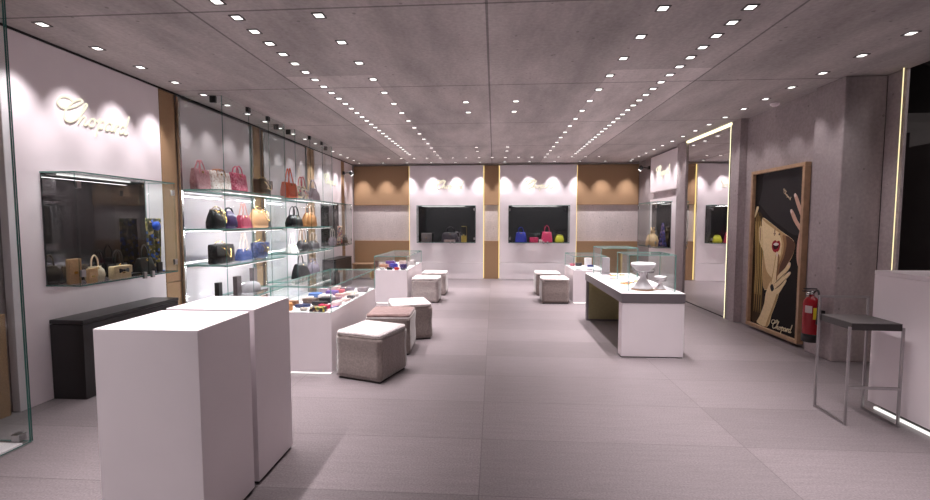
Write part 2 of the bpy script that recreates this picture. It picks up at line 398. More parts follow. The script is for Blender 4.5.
for x, n in ((-.37, 'left'), (.275, 'right')):
    for y, w in ((5.87, 'nearer lamp of the near'), (6.41, 'farther lamp of the near'), (9.38, 'nearer lamp of the far'), (9.9, 'farther lamp of the far')):
        downlight(x, y, 'square ceiling downlight, %s pair just %s of the centre seam' % (w, n), 'downlights by the centre seam', FAR)
for i in range(17):
    x = -.05 + .317 * (i - 8)
    downlight(x, 10.88, 'square ceiling downlight, %s from the left in the cross row' % ordinal(i), 'cross row of downlights', FAR)
for i in range(12):
    x = -.05 + .64 * (i - 5.5)
    downlight(x, 11.70, 'square downlight grazing the back wall, %s from the left' % ordinal(i), 'downlights grazing the back wall', BACK, tilt=(math.radians(14), 0, 0))

# ------------------------------------------------------------------ script signs
STROKES = [
 [[(1.75, 2.3), (1.1, 2.55), (.4, 2.4), (.15, 1.85), (.5, 1.4), (1.2, 1.35), (2.0, 1.75), (2.55, 2.25), (2.75, 2.55), (2.45, 2.7), (1.85, 2.3), (1.3, 1.5), (1.15, .7), (1.45, .1), (2.05, .05), (2.6, .5)]],
 [[(2.6, .5), (3.05, 1.3), (3.35, 2.1), (3.3, 2.4), (3.05, 2.2), (2.92, 1.3), (2.9, 0)], [(2.9, .2), (3.15, .8), (3.45, .95), (3.55, .65), (3.5, .2), (3.7, .02), (4.05, .3)]],
 [[(4.6, .95), (4.25, .85), (4.1, .4), (4.3, .03), (4.65, .15), (4.78, .6), (4.6, .95), (4.85, .8), (5.1, .85)]],
 [[(5.1, .7), (5.35, 1.15), (5.32, .3), (5.25, -.95)], [(5.3, .35), (5.55, .9), (5.9, .92), (5.98, .45), (5.75, .05), (5.4, .1)]],
 [[(6.95, .85), (6.6, 1.0), (6.28, .6), (6.32, .1), (6.65, .05), (6.95, .5), (7.0, .95), (6.95, .3), (7.1, .04), (7.35, .3)]],
 [[(7.35, .3), (7.55, 1.0), (7.58, .5), (7.52, .02)], [(7.55, .4), (7.75, .88), (8.05, .95)]],
 [[(8.85, .85), (8.5, 1.0), (8.2, .6), (8.24, .1), (8.55, .05), (8.88, .5), (9.02, 1.4), (9.1, 2.35), (8.95, 1.0), (8.93, .2), (9.15, .03), (9.4, .35)]],
]
def sign(loc, width, udir, ndir, label, m, name='wall_sign', r=.072, parent=None, slope=0., category='sign'):
    s = width / 10.0; u = Vector(udir); n = Vector(ndir); v = Vector((0, 0, 1))
    u = (u + v * slope).normalized() if slope else u
    t = parent or thing(name, label, category, loc)
    base = Vector(loc) if parent else Vector((0, 0, 0))
    for li, strokes in enumerate(STROKES):
        mb = MB()
        for st in strokes:
            pts = smooth2(st, 5)
            path = [base + u * ((p[0] + .3 * p[1]) * s) + v * (p[1] * s) + n * (r * s * .6) for p in pts]
            mb.tube(path, r * s * (1.25 if li == 0 else 1.), 6)
        mb.build('letter', m, t)
    return t
sign((XL + .003, 3.70, 2.455), .85, (0, 1, 0), (1, 0, 0), 'cream script sign on the large white panel at the front left', M_SIGN)
sign((XL + .003, 9.9, 2.43), .84, (0, 1, 0), (1, 0, 0), 'cream script sign on the white panel at the far end of the left wall', M_SIGN)
sign((-1.64, 11.997, 2.44), .84, (1, 0, 0), (0, -1, 0), 'cream script sign on the left white panel of the back wall', M_SIGN)
sign((.78, 11.997, 2.44), .84, (1, 0, 0), (0, -1, 0), 'cream script sign on the right white panel of the back wall', M_SIGN)
sign((XR - .003, 10.62, 2.58), .84, (0, -1, 0), (-1, 0, 0), 'cream script sign on the white panel of the right wall', M_SIGN)

# ------------------------------------------------------------------ glass helpers
def pane(name, lo, hi, parent, edge=M_EDGE):
    """a sheet of glass: clear faces, green cut edges"""
    lo = Vector(lo); hi = Vector(hi); s = hi - lo; ax = min(range(3), key=lambda i: s[i])
    b = MB().box(lo, hi)
    o = b.build(name, [M_GLASS, edge], parent)
    for f in o.data.polygons: f.material_index = 0 if abs(f.normal[ax]) > .9 else 1
    return o
T = .01

# front left glass corner
gp = thing('glass_partition', 'tall frameless glass partition corner at the far left foreground', 'glass partition', (-3.24, 2.84, 0))
pane('glass_pane', (-.006, -1.6, .01), (.006, 0, 3.09), gp); pane('glass_pane', (-.60, -.012, .01), (-.008, 0, 3.09), gp)
MB().box((-.12, -.035, .012), (-.06, .02, .065), .004).build('clamp', M_STEEL, gp)
pl = MB().box((-3.84, .2, 0), (-3.27, 2.80, .012)).build('display_floor_board', M_WHITEM); tag(pl, 'white floor board inside the glass partition at the far left', 'floor board')

# glass display cabinets
SH = (.53, 1.01, 1.46, 1.95)
def cabinet(y0, y1, label, joints):
    t = thing('glass_cabinet', label, 'display cabinet', (XL, y0, 0)); L = y1 - y0; D = .57
    MB().box((.0, .02, 0), (.012, L - .02, 3.05)).build('back_panel', M_BACKP, t)
    MB().box((.014, .02, 0), (D - .03, L - .02, .09), .004).build('plinth', M_WHITEM, t)
    pane('side_pane', (.014, 0, .0), (D - .012, .011, 3.07), t); pane('side_pane', (.014, L - .011, 0), (D - .012, L, 3.07), t)
    ys = [0] + [j - y0 for j in joints] + [L]
    for a, b in zip(ys, ys[1:]): pane('front_pane', (D - .01, a + .0015, 0), (D, b - .0015, 3.07), t, M_GLASSE)
    for a in (.0, L - .03): MB().box((0, a - .03 if a == 0 else a + .032, 0), (.035, a if a == 0 else a + .06, 3.06), .003).build('upright', M_CHROME, t)
    for j in [ys[1], ys[2]] if len(ys) > 3 else ys[1:-1]:
        MB().box((D - .03, j - .03, 3.01), (D + .012, j + .03, 3.075), .004).build('clamp', M_CLAMP, t)
    for y, z in ((.02, 3.03), (L - .02, 3.03)):
        MB().box((D - .16, y - .02, z - .04), (D - .09, y + .02, z + .04), .004).build('clamp', M_CLAMP, t)
    for z in SH:
        s = MB().box((.03, .02, z - .018), (D - .02, L - .02, z), .002, seg=1).build('shelf', [M_GLASS, M_EDGEP], t)
        for f in s.data.polygons:
            if abs(f.normal.z) < .9: f.material_index = 1
        MB().box((D - .075, .05, z - .034), (D - .045, L - .05, z - .019)).build('light_profile', M_CHROME, s)
        MB().box((D - .07, .06, z - .037), (D - .05, L - .06, z - .0345)).build('light_strip', M_LED, s)
        MB().box((.014, .02, z - .03), (.05, L - .02, z - .019)).build('bracket_rail', M_CLAMP, s)
        light('AREA', 'shelf_glow', s, (D - .06, L / 2, z - .045), (0, math.radians(38), 0), energy=8.5, shape='RECTANGLE', size=.02, size_y=L - .1, color=(.97, .97, 1))
    return t
cabinet(5.27, 6.88, 'tall glass cabinet of handbags, nearer one on the left wall', (5.86, 6.38))
cabinet(7.25, 8.93, 'tall glass cabinet of handbags, farther one on the left wall', (7.85, 8.42))

# wall display windows (glass boxes on the wall)
def vitrine(w, label, loc, rz, z0=1.005, z1=1.965, d=.32):
    """local: x across, -y out of the wall"""
    t = thing('wall_vitrine', label, 'wall display case', (loc[0], loc[1], z0), rz); h = z1 - z0; a = w / 2
    MB().box((-a + .004, -.012, 0), (a - .05 * (w < 1.3) - .004, 0, h), 0).build('back_mirror', M_DMIR, t)
    pane('bottom_pane', (-a, -d, -.012), (a, 0, 0), t, M_EDGE); pane('top_pane', (-a, -d, h), (a, 0, h + .012), t, M_EDGEP)
    pane('front_pane', (-a + .001, -d, .002), (.17, -d + .009, h - .002), t, M_GLASSE); pane('front_pane', (.173, -d, .002), (a - .001, -d + .009, h - .002), t, M_GLASSE)
    pane('side_pane', (-a, -d + .012, .001), (-a + .009, -.014, h - .001), t, M_GLASSE); pane('side_pane', (a - .009, -d + .012, .001), (a, -.014, h - .001), t, M_GLASSE)
    for x in (.12, .225): MB().box((x - .018, -d - .006, -.03), (x + .018, -d + .02, .035), .003).build('clamp', M_STEEL, t)
    for x in (-a + .03, a - .03):
        for z in (.10, h - .10): MB().box((x - .02, -d - .006, z - .03), (x + .02, -d + .016, z + .03), .003).build('clamp', M_STEEL, t)
    MB().box((-a + .10, -.06, h - .008), (a - .30, -.050, h - .002)).build('light_strip', M_LEDP, t)
    light('AREA', 'vitrine_glow', t, (0, -.17, h - .02), (0, 0, 0), energy=3.0, shape='RECTANGLE', size=w * .8, size_y=.03, color=(1, .97, .96))
    return t
vitrine(1.18, 'glass wall vitrine with tan and black bags under the front left sign', (XL, 4.155, 0), PI / 2)
vitrine(1.18, 'glass wall vitrine at the far end of the left wall', (XL, 10.29, 0), PI / 2)
vitrine(1.56, 'dark wall vitrine on the left white panel of the back wall', (-1.265, YB, 0), 0)
vitrine(1.58, 'dark wall vitrine with blue and pink bags on the back wall', (1.17, YB, 0), 0)
vitrine(1.18, 'glass wall vitrine with gold ornament on the right wall', (XR, 10.19, 0), -PI / 2)

# black benches
def bench(y0, y1, label):
    t = thing('wall_bench', label, 'bench', (XL, y0, 0)); L = y1 - y0
    MB().box((.005, 0, 0), (.31, L, .66), .004).build('body', M_BLACK, t)
    MB().box((.005, -.002, .665), (.315, L + .002, .70), .004).build('top', M_BLACK, t)
bench(3.57, 4.74, 'long black box bench under the front left vitrine')
bench(9.73, 10.85, 'black box bench at the far end of the left wall')
wb = thing('wooden_bench', 'low pale wooden bench by the far left corner of the back wall', 'bench', (-3.5, 11.82, 0))
MB().box((-.30, -.16, .40), (.26, .16, .43), .005).build('seat', M_WOOD, wb)
for x in (-.27, .22): MB().box((x - .02, -.13, 0), (x + .02, .13, .398), .004).build('leg', M_WOOD, wb)

# ------------------------------------------------------------------ front pedestals
for lo, hi, lb in (((-1.89, 1.955), (-1.372, 2.395), 'white rectangular pedestal nearest the camera'), ((-1.905, 2.448), (-1.374, 2.885), 'white rectangular pedestal behind the nearest one')):
    t = thing('pedestal', lb, 'pedestal', ((lo[0] + hi[0]) / 2, (lo[1] + hi[1]) / 2, 0), 0, 'white pedestals'); w = (hi[0] - lo[0]) / 2; d = (hi[1] - lo[1]) / 2
    MB().box((-w + .012, -d + .012, 0), (w - .012, d - .012, .02)).build('plinth', M_PLINTH, t)
    MB().box((-w, -d, .02), (w, d, 1.045), .003).build('body', M_WHITEM, t)

# ------------------------------------------------------------------ table showcases
def showcase(x0, x1, y0, y1, label, z=.635, gz=.90):
    t = thing('table_showcase', label, 'display case', ((x0 + x1) / 2, y0, 0)); w = (x1 - x0) / 2; L = y1 - y0
    MB().box((-w + .03, .03, 0), (w - .03, L - .03, .021)).build('light_plinth', M_LEDP, t)
    MB().box((-w, 0, .022), (w, L, z), .003).build('base', M_WHITEM, t)
    e = M_EDGEP
    pane('front_pane', (-w, 0, z + .001), (w, .009, gz - .012), t, e); pane('back_pane', (-w, L - .009, z + .001), (w, L, gz - .012), t, e)
    pane('side_pane', (-w, .011, z + .001), (-w + .009, L - .011, gz - .012), t, e); pane('side_pane', (w - .009, .011, z + .001), (w, L - .011, gz - .012), t, e)
    pane('top_pane', (-w, 0, gz - .010), (w, L, gz), t, e)
    return t
showcase(-2.26, -1.63, 4.33, 6.0, 'white showcase full of wallets behind the near left stools')
showcase(-2.26, -1.63, 8.25, 9.95, 'white showcase with glass top at the far left')
showcase(1.5, 2.13, 8.49, 9.5, 'white showcase with glass top at the far right')

# long table
lt = thing('long_table', 'long white counter table with slate edge right of centre', 'table', (1.446, 5.11, 0))
MB().box((0, 0, .63), (.708, 2.01, .735), .003).build('apron', M_SLATE, lt)
MB().box((.001, .001, .736), (.707, 2.009, .742), .001).build('table_top', M_WHITEM, lt)
o = MB().box((.012, .004, .012), (.702, .14, .628), .003).build('leg', M_WHITEM, lt); o['label'] = 'white panel leg at the near end'
MB().box((.018, .01, 0), (.695, .13, .011)).build('foot', M_PLINTH, lt)
o = MB().box((.012, 1.91, .0), (.702, 2.005, .628), .003).build('leg', M_SLATE, lt); o['label'] = 'slate panel leg at the far end'
o = MB().box((.04, 1.895, .03), (.68, 1.908, .60), .002).build('olive_panel', M_OLIVE, lt); o['label'] = 'olive inner panel'
MB().box((.05, 1.83, .612), (.68, 1.85, .629)).build('light_strip', M_LEDW, lt)
def table_vitrine(y0, label):
    t = thing('glass_box', label, 'display case', (1.82, y0, .742)); w = .265; h = .43; L = .5
    for lo, hi, n in (((-w, 0, 0), (w, .009, h - .01), 'front_pane'), ((-w, L - .009, 0), (w, L, h - .01), 'back_pane'), ((-w, .010, 0), (-w + .009, L - .010, h - .01), 'side_pane'), ((w - .009, .010, 0), (w, L - .010, h - .01), 'side_pane'), ((-w, 0, h - .009), (w, L, h), 'top_pane')):
        pane(n, lo, hi, t, M_EDGEP)
table_vitrine(5.22, 'glass box with the white necklace stands on the long table')
table_vitrine(6.57, 'glass box on the far end of the long table')

# jewellery stands
def bust(loc, s, label):
    t = thing('necklace_stand', label, 'jewellery stand', loc)
    prof = [(.02, .0), (.112, .004), (.108, .016), (.07, .065), (.038, .115), (.03, .138), (.038, .16), (.075, .205), (.118, .248), (.134, .272), (.132, .285), (.118, .294), (.02, .298)]
    MB().lathe([(r * s, z * s + .012 * s) for r, z in prof], 32).build('body', M_WHITEM, t)
    MB().lathe([(.118 * s, 0), (.125 * s, .006 * s), (.122 * s, .012 * s)], 32).build('base', leather('tan base', (.45, .26, .16)), t)
    ch = MB(); pts = [(math.cos(a) * .118 * s, math.sin(a) * .118 * s, (.235 - .035 * (1 - math.sin(a)) * .5) * s + .012 * s) for a in [2 * PI * i / 36 for i in range(36)]]
    ch.tube(pts, .006 * s, 6, closed=True)
    for i in range(12):
        a = PI + PI * (i + .5) / 12; ch.lathe([(.001, -.012 * s), (.010 * s, 0), (.001, .012 * s)], 8, (math.cos(a) * .108 * s, math.sin(a) * .108 * s, .205 * s))
    ch.build('necklace', M_STEEL, t)
bust((1.775, 5.40, .742), 1.05, 'large white hourglass necklace stand in the near glass box')
bust((1.985, 5.42, .742), .52, 'small white hourglass necklace stand in the near glass box')
def bracelet(loc, r, m, label, tube=.007, flat=False):
    t = thing('bracelet', label, 'bracelet', loc)
    pts = [(math.cos(2 * PI * i / 28) * r, math.sin(2 * PI * i / 28) * r * .8, tube) for i in range(28)]
    MB().tube(pts, tube, 8, closed=True).build('band', m, t)
    MB().box((-.015, -r * .8 - tube * 1.4, 0), (.015, -r * .8 + tube * 1.4, tube * 2.6), .003).build('clasp', M_GOLD, t)
M_ORANGE = leather('orange', (.70, .26, .07)); M_STRAP = leather('grey strap', (.30, .27, .29))
bracelet((1.70, 5.86, .742), .06, M_ORANGE, 'orange leather bracelet on the long table between the glass boxes', .009)
bracelet((1.80, 5.98, .742), .055, M_STRAP, 'grey bracelet behind the orange one on the long table')
bracelet((1.95, 6.12, .742), .05, M_GOLD, 'gold bracelet near the right edge of the long table')
bracelet((1.68, 6.36, .742), .05, M_STRAP, 'grey bracelet in front of the far glass box on the long table')
bracelet((1.78, 6.76, .742), .05, M_ORANGE, 'orange bracelet inside the far glass box')
bracelet((1.93, 6.80, .742), .045, M_GOLD, 'gold bracelet inside the far glass box')
jt = thing('jewellery_stand', 'dark upright jewellery stand in the far glass box', 'jewellery stand', (1.72, 6.93, .742))
MB().box((-.07, -.05, 0), (.07, .05, .012), .003).build('base', M_SLATE, jt); MB().box((-.06, .01, .012), (.06, .03, .26), .006).build('panel', M_STRAP, jt)
bt = thing('jewellery_tray', 'pale flat jewellery tray at the near corner of the long table', 'tray', (1.90, 5.63, .742))
MB().box((-.11, -.05, 0), (.11, .05, .006), .002).build('base', M_STRAP, bt); MB().box((-.10, -.04, .006), (.10, .04, .014), .003).build('pad', M_WHITEM, bt)

# ------------------------------------------------------------------ cube stools
def pouf(x, y, rz, label, m=M_VELVET, top=None, s=.512, h=.48):
    t = thing('cube_stool', label, 'stool', (x, y, 0), rz, 'velvet cube stools'); a = s / 2
    MB().box((-a + .02, -a + .02, 0), (a - .02, a - .02, .018)).build('plinth', M_PLINTH, t)
    b = bmesh.new(); bmesh.ops.create_cube(b, size=1); bmesh.ops.subdivide_edges(b, edges=b.edges[:], cuts=9, use_grid_fill=True)
    for v in b.verts:
        c = v.co.copy(); v.co = Vector((c.x * s, c.y * s, c.z * (h - .055)))
        q = max(abs(c.x), abs(c.y)); k2 = 1 + .012 * math.sin(c.z * 9 + x * 7) + .006 * math.sin(c.x * 23 + c.y * 19 + y)
        v.co.x *= k2 - .0; v.co.y *= k2
    bmesh.ops.bevel(b, geom=[e for e in b.edges if len(e.link_faces) == 2 and e.calc_face_angle() > 1.2], offset=.014, segments=3, affect='EDGES')
    bmesh.ops.translate(b, vec=(0, 0, .018 + (h - .055) / 2), verts=b.verts)
    mb = MB(); mb.merge(b, 0, True); mb.build('body', m, t)
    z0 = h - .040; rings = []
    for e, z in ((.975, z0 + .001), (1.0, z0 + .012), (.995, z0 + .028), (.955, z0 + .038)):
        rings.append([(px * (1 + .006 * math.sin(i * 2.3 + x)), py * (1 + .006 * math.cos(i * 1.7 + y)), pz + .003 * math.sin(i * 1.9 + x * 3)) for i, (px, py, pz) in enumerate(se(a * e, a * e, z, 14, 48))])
    MB().loft(rings).build('seat_pad', top or M_PADTOP_LIT, t)
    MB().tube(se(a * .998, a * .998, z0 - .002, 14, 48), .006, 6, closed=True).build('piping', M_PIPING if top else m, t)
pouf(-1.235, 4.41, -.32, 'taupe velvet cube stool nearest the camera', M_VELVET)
pouf(-1.235, 5.27, .04, 'cube stool with darker brown top, second from the front left', M_VELVET, M_VELVETB)
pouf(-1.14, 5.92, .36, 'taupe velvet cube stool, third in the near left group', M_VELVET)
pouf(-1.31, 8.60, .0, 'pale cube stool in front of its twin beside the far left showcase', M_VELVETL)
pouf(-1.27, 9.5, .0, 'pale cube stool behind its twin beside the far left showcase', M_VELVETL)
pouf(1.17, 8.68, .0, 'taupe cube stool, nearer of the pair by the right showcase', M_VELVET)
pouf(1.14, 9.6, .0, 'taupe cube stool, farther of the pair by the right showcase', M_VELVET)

# ------------------------------------------------------------------ bar stool
bs = thing('bar_stool', 'steel framed bar stool with dark flat seat and low back', 'bar stool', (2.88, 3.655, 0), -.04)
MB().box((-.185, -.18, .735), (.185 - .022, .165, .785), .004).build('seat', M_PLINTH, bs)
MB().box((-.186, -.181, .7855), (.164, .166, .790), .002, seg=1).build('seat_top', principled('dark grey leather', (.085, .075, .075), .45), bs)
r = .008
for x in (-.195, .172):
    MB().box((x - r, -.175 - r, .02), (x + r, -.175 + r, .76), .002).build('leg', M_STEEL, bs)
    MB().box((x - r, .165 - r, .02), (x + r, .165 + r, .925), .002).build('leg', M_STEEL, bs)
    MB().box((x - r, -.175 - r, .0), (x + r, .165 + r, .02), .002).build('runner', M_STEEL, bs)
MB().box((-.185, -.175 - r, .285), (.163, -.175 + r, .305), .002).build('footrest', M_STEEL, bs)
MB().box((-.205, .165 - r, .925), (.182, .165 + r, .945), .002).build('backrest_bar', M_STEEL, bs)

# ------------------------------------------------------------------ counter on the right
ct = thing('reception_counter', 'large white reception counter with light under it at right edge', 'counter', (3.11, 3.83, 0))
MB().box((.06, -3.2, 0), (1.2, -.06, .06)).build('plinth', M_PLINTH, ct)
MB().box((.035, -3.2, .004), (.055, -.02, .022)).build('light_strip', emitter('counter light', (1, .95, .92), 1.0), ct)
MB().box((0, -3.25, .065), (1.25, 0, 1.12), .003).build('body', M_WHITEM, ct)
MB().box((-.001, -3.25, 1.121), (1.25, .001, 1.155), .003).build('top', M_WHITEM, ct)
light('AREA', 'stairwell_fill', None, (5.6, 3.4, 4.5), (0, 0, 0), energy=30, shape='RECTANGLE', size=1.2, size_y=1.2, color=(1, .93, .92))  # added fill without a fitting, lifts the dark stairwell
M_FAINT = principled('faint grey letters', (.66, .595, .62), .45)
for ch, yo in (('R', -.505), ('i', -.585)):
    cu = bpy.data.curves.new('letter', 'FONT'); cu.body = ch; cu.size = .155; cu.extrude = .002
    tmp = bpy.data.objects.new('letter', cu); C.objects.link(tmp); bpy.context.view_layer.update()
    me = bpy.data.meshes.new_from_object(tmp); bpy.data.objects.remove(tmp)
    me.materials.clear(); me.materials.append(M_FAINT)
    lo = bpy.data.objects.new('letter', me); C.objects.link(lo); lo.parent = ct; lo.location = (-.002, yo, .42); lo.rotation_euler = (PI / 2, 0, -PI / 2)

# ------------------------------------------------------------------ stairs behind the pier
st = thing('staircase', 'dark concrete staircase rising beyond the counter at right', 'stairs', (5.0, 2.0, 0))
prof = []
for i in range(17): prof += [(i * .27, i * .175), (i * .27, (i + 1) * .175)]
prof += [(17 * .27, 17 * .175), (17 * .27, 0)]
MB().prism(prof, .0, 1.4, 0, lambda u, v, w: (w, u, v)).build('flight', M_DARKWALL, st)
hr = thing('handrail', 'dark metal handrail climbing beside the staircase', 'handrail', (5.0, 2.0, 0))
MB().tube([(.03, .2, 1.12), (.03, 4.4, 3.85)], .022, 10).build('rail', M_PLINTH, hr)
for i in range(0, 16, 3): MB().tube([(.03, .2 + i * .27, (i + .75) * .175 + .135), (.03, .2 + i * .27, 1.10 + i * .1755)], .01, 8).build('post', M_PLINTH, hr)

# ------------------------------------------------------------------ poster
po = thing('framed_poster', 'tall wooden framed poster of a woman in a dark hat', 'poster', (3.805, 6.78, .04))
PW, PH = 1.125, 2.23
def pf(u, v, w): return (-.02 - w, -u, v)
for lo, hi in (((0, 0), (PW, .045)), ((0, PH - .045), (PW, PH)), ((0, .046), (.045, PH - .046)), ((PW - .045, .046), (PW, PH - .046))):
    MB().box((-.075, -hi[0], lo[1]), (-.002, -lo[0], hi[1]), .003).build('frame_bar', M_WOOD, po)
ps = [('black', (.012, .010, .010)), ('hat grey', (.034, .031, .033)), ('hair gold', (.30, .19, .06)), ('cream', (.70, .58, .34)), ('skin', (.80, .64, .38)), ('skin shade', (.12, .06, .04)), ('lips', (.33, .015, .03)), ('mouth dark', (.03, .005, .006)), ('teeth', (.8, .74, .70)), ('skin pink', (.56, .35, .27)), ('hair dark', (.05, .03, .015)), ('nail', (.75, .6, .52)), ('eye line', (.32, .2, .13)), ('skin mid', (.50, .33, .16)), ('skin deep', (.28, .15, .07)), ('gold light', (.52, .38, .15))]
pm = [principled('print ' + n, c, .6, spec=.12, noise=((220, .35, 2) if n == 'hat grey' else (40, .08, 3))) for n, c in ps]; idx = {n: i for i, (n, c) in enumerate(ps)}
iw, ih = PW - .09, PH - .09
pr = MB(); pr.box((-.03, -PW + .045, .045), (-.02, -.045, PH - .045))
layer = [0]
def shape(mat, pts, k=3):
    layer[0] += 1; w0 = .0101; w1 = .0104 + layer[0] * .00012
    P = smooth2([(min(max(u, .0), 1.), min(max(v, .0), 1.)) for u, v in pts], k, True)
    out = []
    for p in P:
        q = (min(max(p[0], 0), 1) * iw + .045, min(max(p[1], 0), 1) * ih + .045)
        if not out or (abs(q[0] - out[-1][0]) + abs(q[1] - out[-1][1])) > 2e-4: out.append(q)
    if abs(out[0][0] - out[-1][0]) + abs(out[0][1] - out[-1][1]) < 2e-4: out.pop()
    pr.prism(out, w0, w1, idx[mat], lambda u, v, w: pf(u, v, w))
shape('hair dark', [(.0, .735), (.115, .75), (.2, .70), (.17, .6), (.24, .5), (.22, .43), (.25, .28), (.29, .13), (.2, .02), (.02, .02), (.0, .3)])
for a, b, c_ in ((.03, .70, .05), (.07, .72, .10), (.115, .70, .15), (.15, .62, .2)):
    shape('hair gold', [(a, b), (a + .022, b), (c_ + .03, .48), (c_ + .045, .30), (c_ + .03, .10), (c_ + .015, .10), (c_ + .02, .30), (c_ + .005, .48)])
shape('skin', [(.192, .711), (.375, .676), (.59, .627), (.789, .587), (.85, .562), (.85, .53), (.835, .50), (.792, .465), (.688, .397), (.60, .377), (.55, .30), (.30, .24), (.235, .34), (.225, .43), (.235, .49), (.18, .52), (.135, .56), (.119, .636), (.15, .66), (.175, .655)])
shape('skin mid', [(.57, .62), (.80, .58), (.85, .555), (.845, .50), (.76, .435), (.66, .385), (.58, .345), (.52, .30), (.52, .39), (.575, .45), (.61, .50), (.61, .56)])
shape('skin deep', [(.63, .605), (.85, .565), (.848, .509), (.80, .468), (.688, .397), (.60, .355), (.54, .305), (.55, .39), (.61, .45), (.65, .50), (.655, .55)])
shape('skin shade', [(.70, .60), (.85, .565), (.848, .509), (.80, .468), (.688, .397), (.60, .355), (.57, .335), (.60, .41), (.66, .46), (.69, .50), (.71, .55)])
shape('skin mid', [(.235, .47), (.26, .45), (.29, .40), (.34, .36), (.44, .33), (.50, .34), (.56, .33), (.54, .29), (.30, .245), (.24, .34)])
shape('skin mid', [(.192, .709), (.375, .674), (.59, .625), (.70, .60), (.58, .612), (.37, .655), (.22, .69)])
for a_ in (.025, .06, .10, .145, .175): shape('gold light', [(a_, .66), (a_ + .007, .66), (a_ + .05, .42), (a_ + .045, .22), (a_ + .038, .22), (a_ + .042, .42)])
shape('eye line', [(.135, .635), (.155, .64), (.165, .58), (.15, .56)])
shape('hat grey', [(.185, .999), (.45, 1.), (.7, 1.), (.985, .999), (.999, .8), (.998, .68), (.987, .613), (.933, .571), (.789, .591), (.59, .632), (.374, .685), (.094, .783), (.113, .832), (.156, .905)])
shape('black', [(.094, .783), (.12, .795), (.38, .705), (.60, .655), (.80, .612), (.95, .60), (.933, .571), (.789, .591), (.59, .632), (.374, .685)])
shape('cream', [(.0, .724), (.046, .783), (.09, .777), (.02, .717)])
for nm in ([(0.443, .609), (0.461, .616), (0.485, .611), (0.472, .603)], [(0.544, .607), (0.566, .614), (0.585, .607), (0.563, .6)]): shape('skin shade', nm)
shape('eye line', [(.46, .64), (.475, .64), (.47, .60), (.455, .60)])
shape('lips', [(0.420, 0.523), (0.431, 0.553), (0.482, 0.569), (0.515, 0.561), (0.562, 0.567), (0.589, 0.545), (0.568, 0.510), (0.523, 0.493), (0.460, 0.497)], 4)
shape('mouth dark', [(0.446, 0.527), (0.462, 0.548), (0.506, 0.554), (0.560, 0.548), (0.549, 0.524), (0.503, 0.512), (0.466, 0.514)], 4)
shape('teeth', [(0.451, 0.541), (0.476, 0.550), (0.513, 0.554), (0.557, 0.548), (0.547, 0.540), (0.500, 0.534)], 4)
shape('skin pink', [(.938, .629), (.97, .66), (1., .671), (1., .40), (.96, .41), (.91, .464), (.905, .55)])
shape('skin pink', [(.809, .84), (.833, .85), (.866, .836), (.919, .793), (.99, .728), (.99, .682), (.944, .717), (.865, .782)])
shape('skin pink', [(.753, .747), (.778, .757), (.821, .741), (.9, .688), (.985, .648), (.99, .601), (.946, .629), (.827, .687)])
shape('skin pink', [(.938, .898), (.961, .907), (.995, .879), (1., .83), (.958, .863)])
for q in ([(.809, .842), (.833, .852), (.848, .838), (.825, .826)], [(.753, .749), (.778, .759), (.795, .745), (.772, .733)]): shape('nail', q)
shape('skin', [(.438, .309), (.534, .316), (.60, .285), (.61, .249), (.55, .172), (.47, .09), (.40, .01), (.16, .01), (.221, .06), (.307, .149), (.337, .227)])
shape('skin mid', [(.53, .313), (.595, .285), (.607, .249), (.548, .172), (.468, .09), (.40, .012), (.36, .012), (.43, .09), (.51, .172), (.56, .24), (.55, .28)])
shape('skin shade', [(.53, .315), (.545, .30), (.50, .27), (.49, .28)])
for f in ([(.512, .486), (.54, .497), (.566, .477), (.545, .40), (.532, .33), (.49, .265), (.44, .287), (.473, .37)],
          [(.483, .298), (.581, .355), (.703, .402), (.775, .442), (.803, .431), (.776, .402), (.682, .358), (.578, .292)],
          [(.485, .270), (.635, .333), (.778, .384), (.81, .377), (.757, .349), (.638, .305), (.566, .258)],
          [(.489, .240), (.615, .287), (.71, .336), (.738, .327), (.681, .288), (.585, .235)]): shape('skin', f)
shape('skin deep', [(.558, .478), (.585, .468), (.568, .40), (.556, .32), (.536, .33), (.549, .40)])
shape('skin mid', [(.513, .484), (.496, .44), (.468, .37), (.432, .29), (.442, .286), (.482, .37), (.520, .47)])
for q in ([(.515, .484), (.54, .495), (.556, .479), (.535, .467)], [(.765, .436), (.79, .44), (.797, .428), (.775, .424)], [(.77, .382), (.80, .384), (.803, .374), (.78, .370)]): shape('nail', q)
for q in ([(.50, .292), (.60, .332), (.72, .378), (.60, .325)], [(.51, .258), (.62, .297), (.74, .345), (.63, .292)]): shape('skin shade', q)
shape('hat grey', [(.425, .272), (.47, .29), (.505, .262), (.46, .243)])
pr.build('print', pm, po)
def poster_sign(u0, v0, width, slope, m, r):
    s = width / 10
    for strokes in STROKES:
        mb = MB()
        for stt in strokes:
            mb.tube([pf(u0 + (p[0] + .3 * p[1]) * s, v0 + p[1] * s + slope * p[0] * s, .0165) for p in smooth2(stt, 4)], r * s, 5)
        mb.build('letter', m, po)
poster_sign(.045 + .455 * iw, .045 + .012 * ih, .46, .06, principled('print lettering cream', (.86, .78, .55), .4), .11)
poster_sign(.045 + .60 * iw, .045 + .868 * ih, .17, -.75, principled('print lettering gold', (.7, .55, .35), .4), .13)

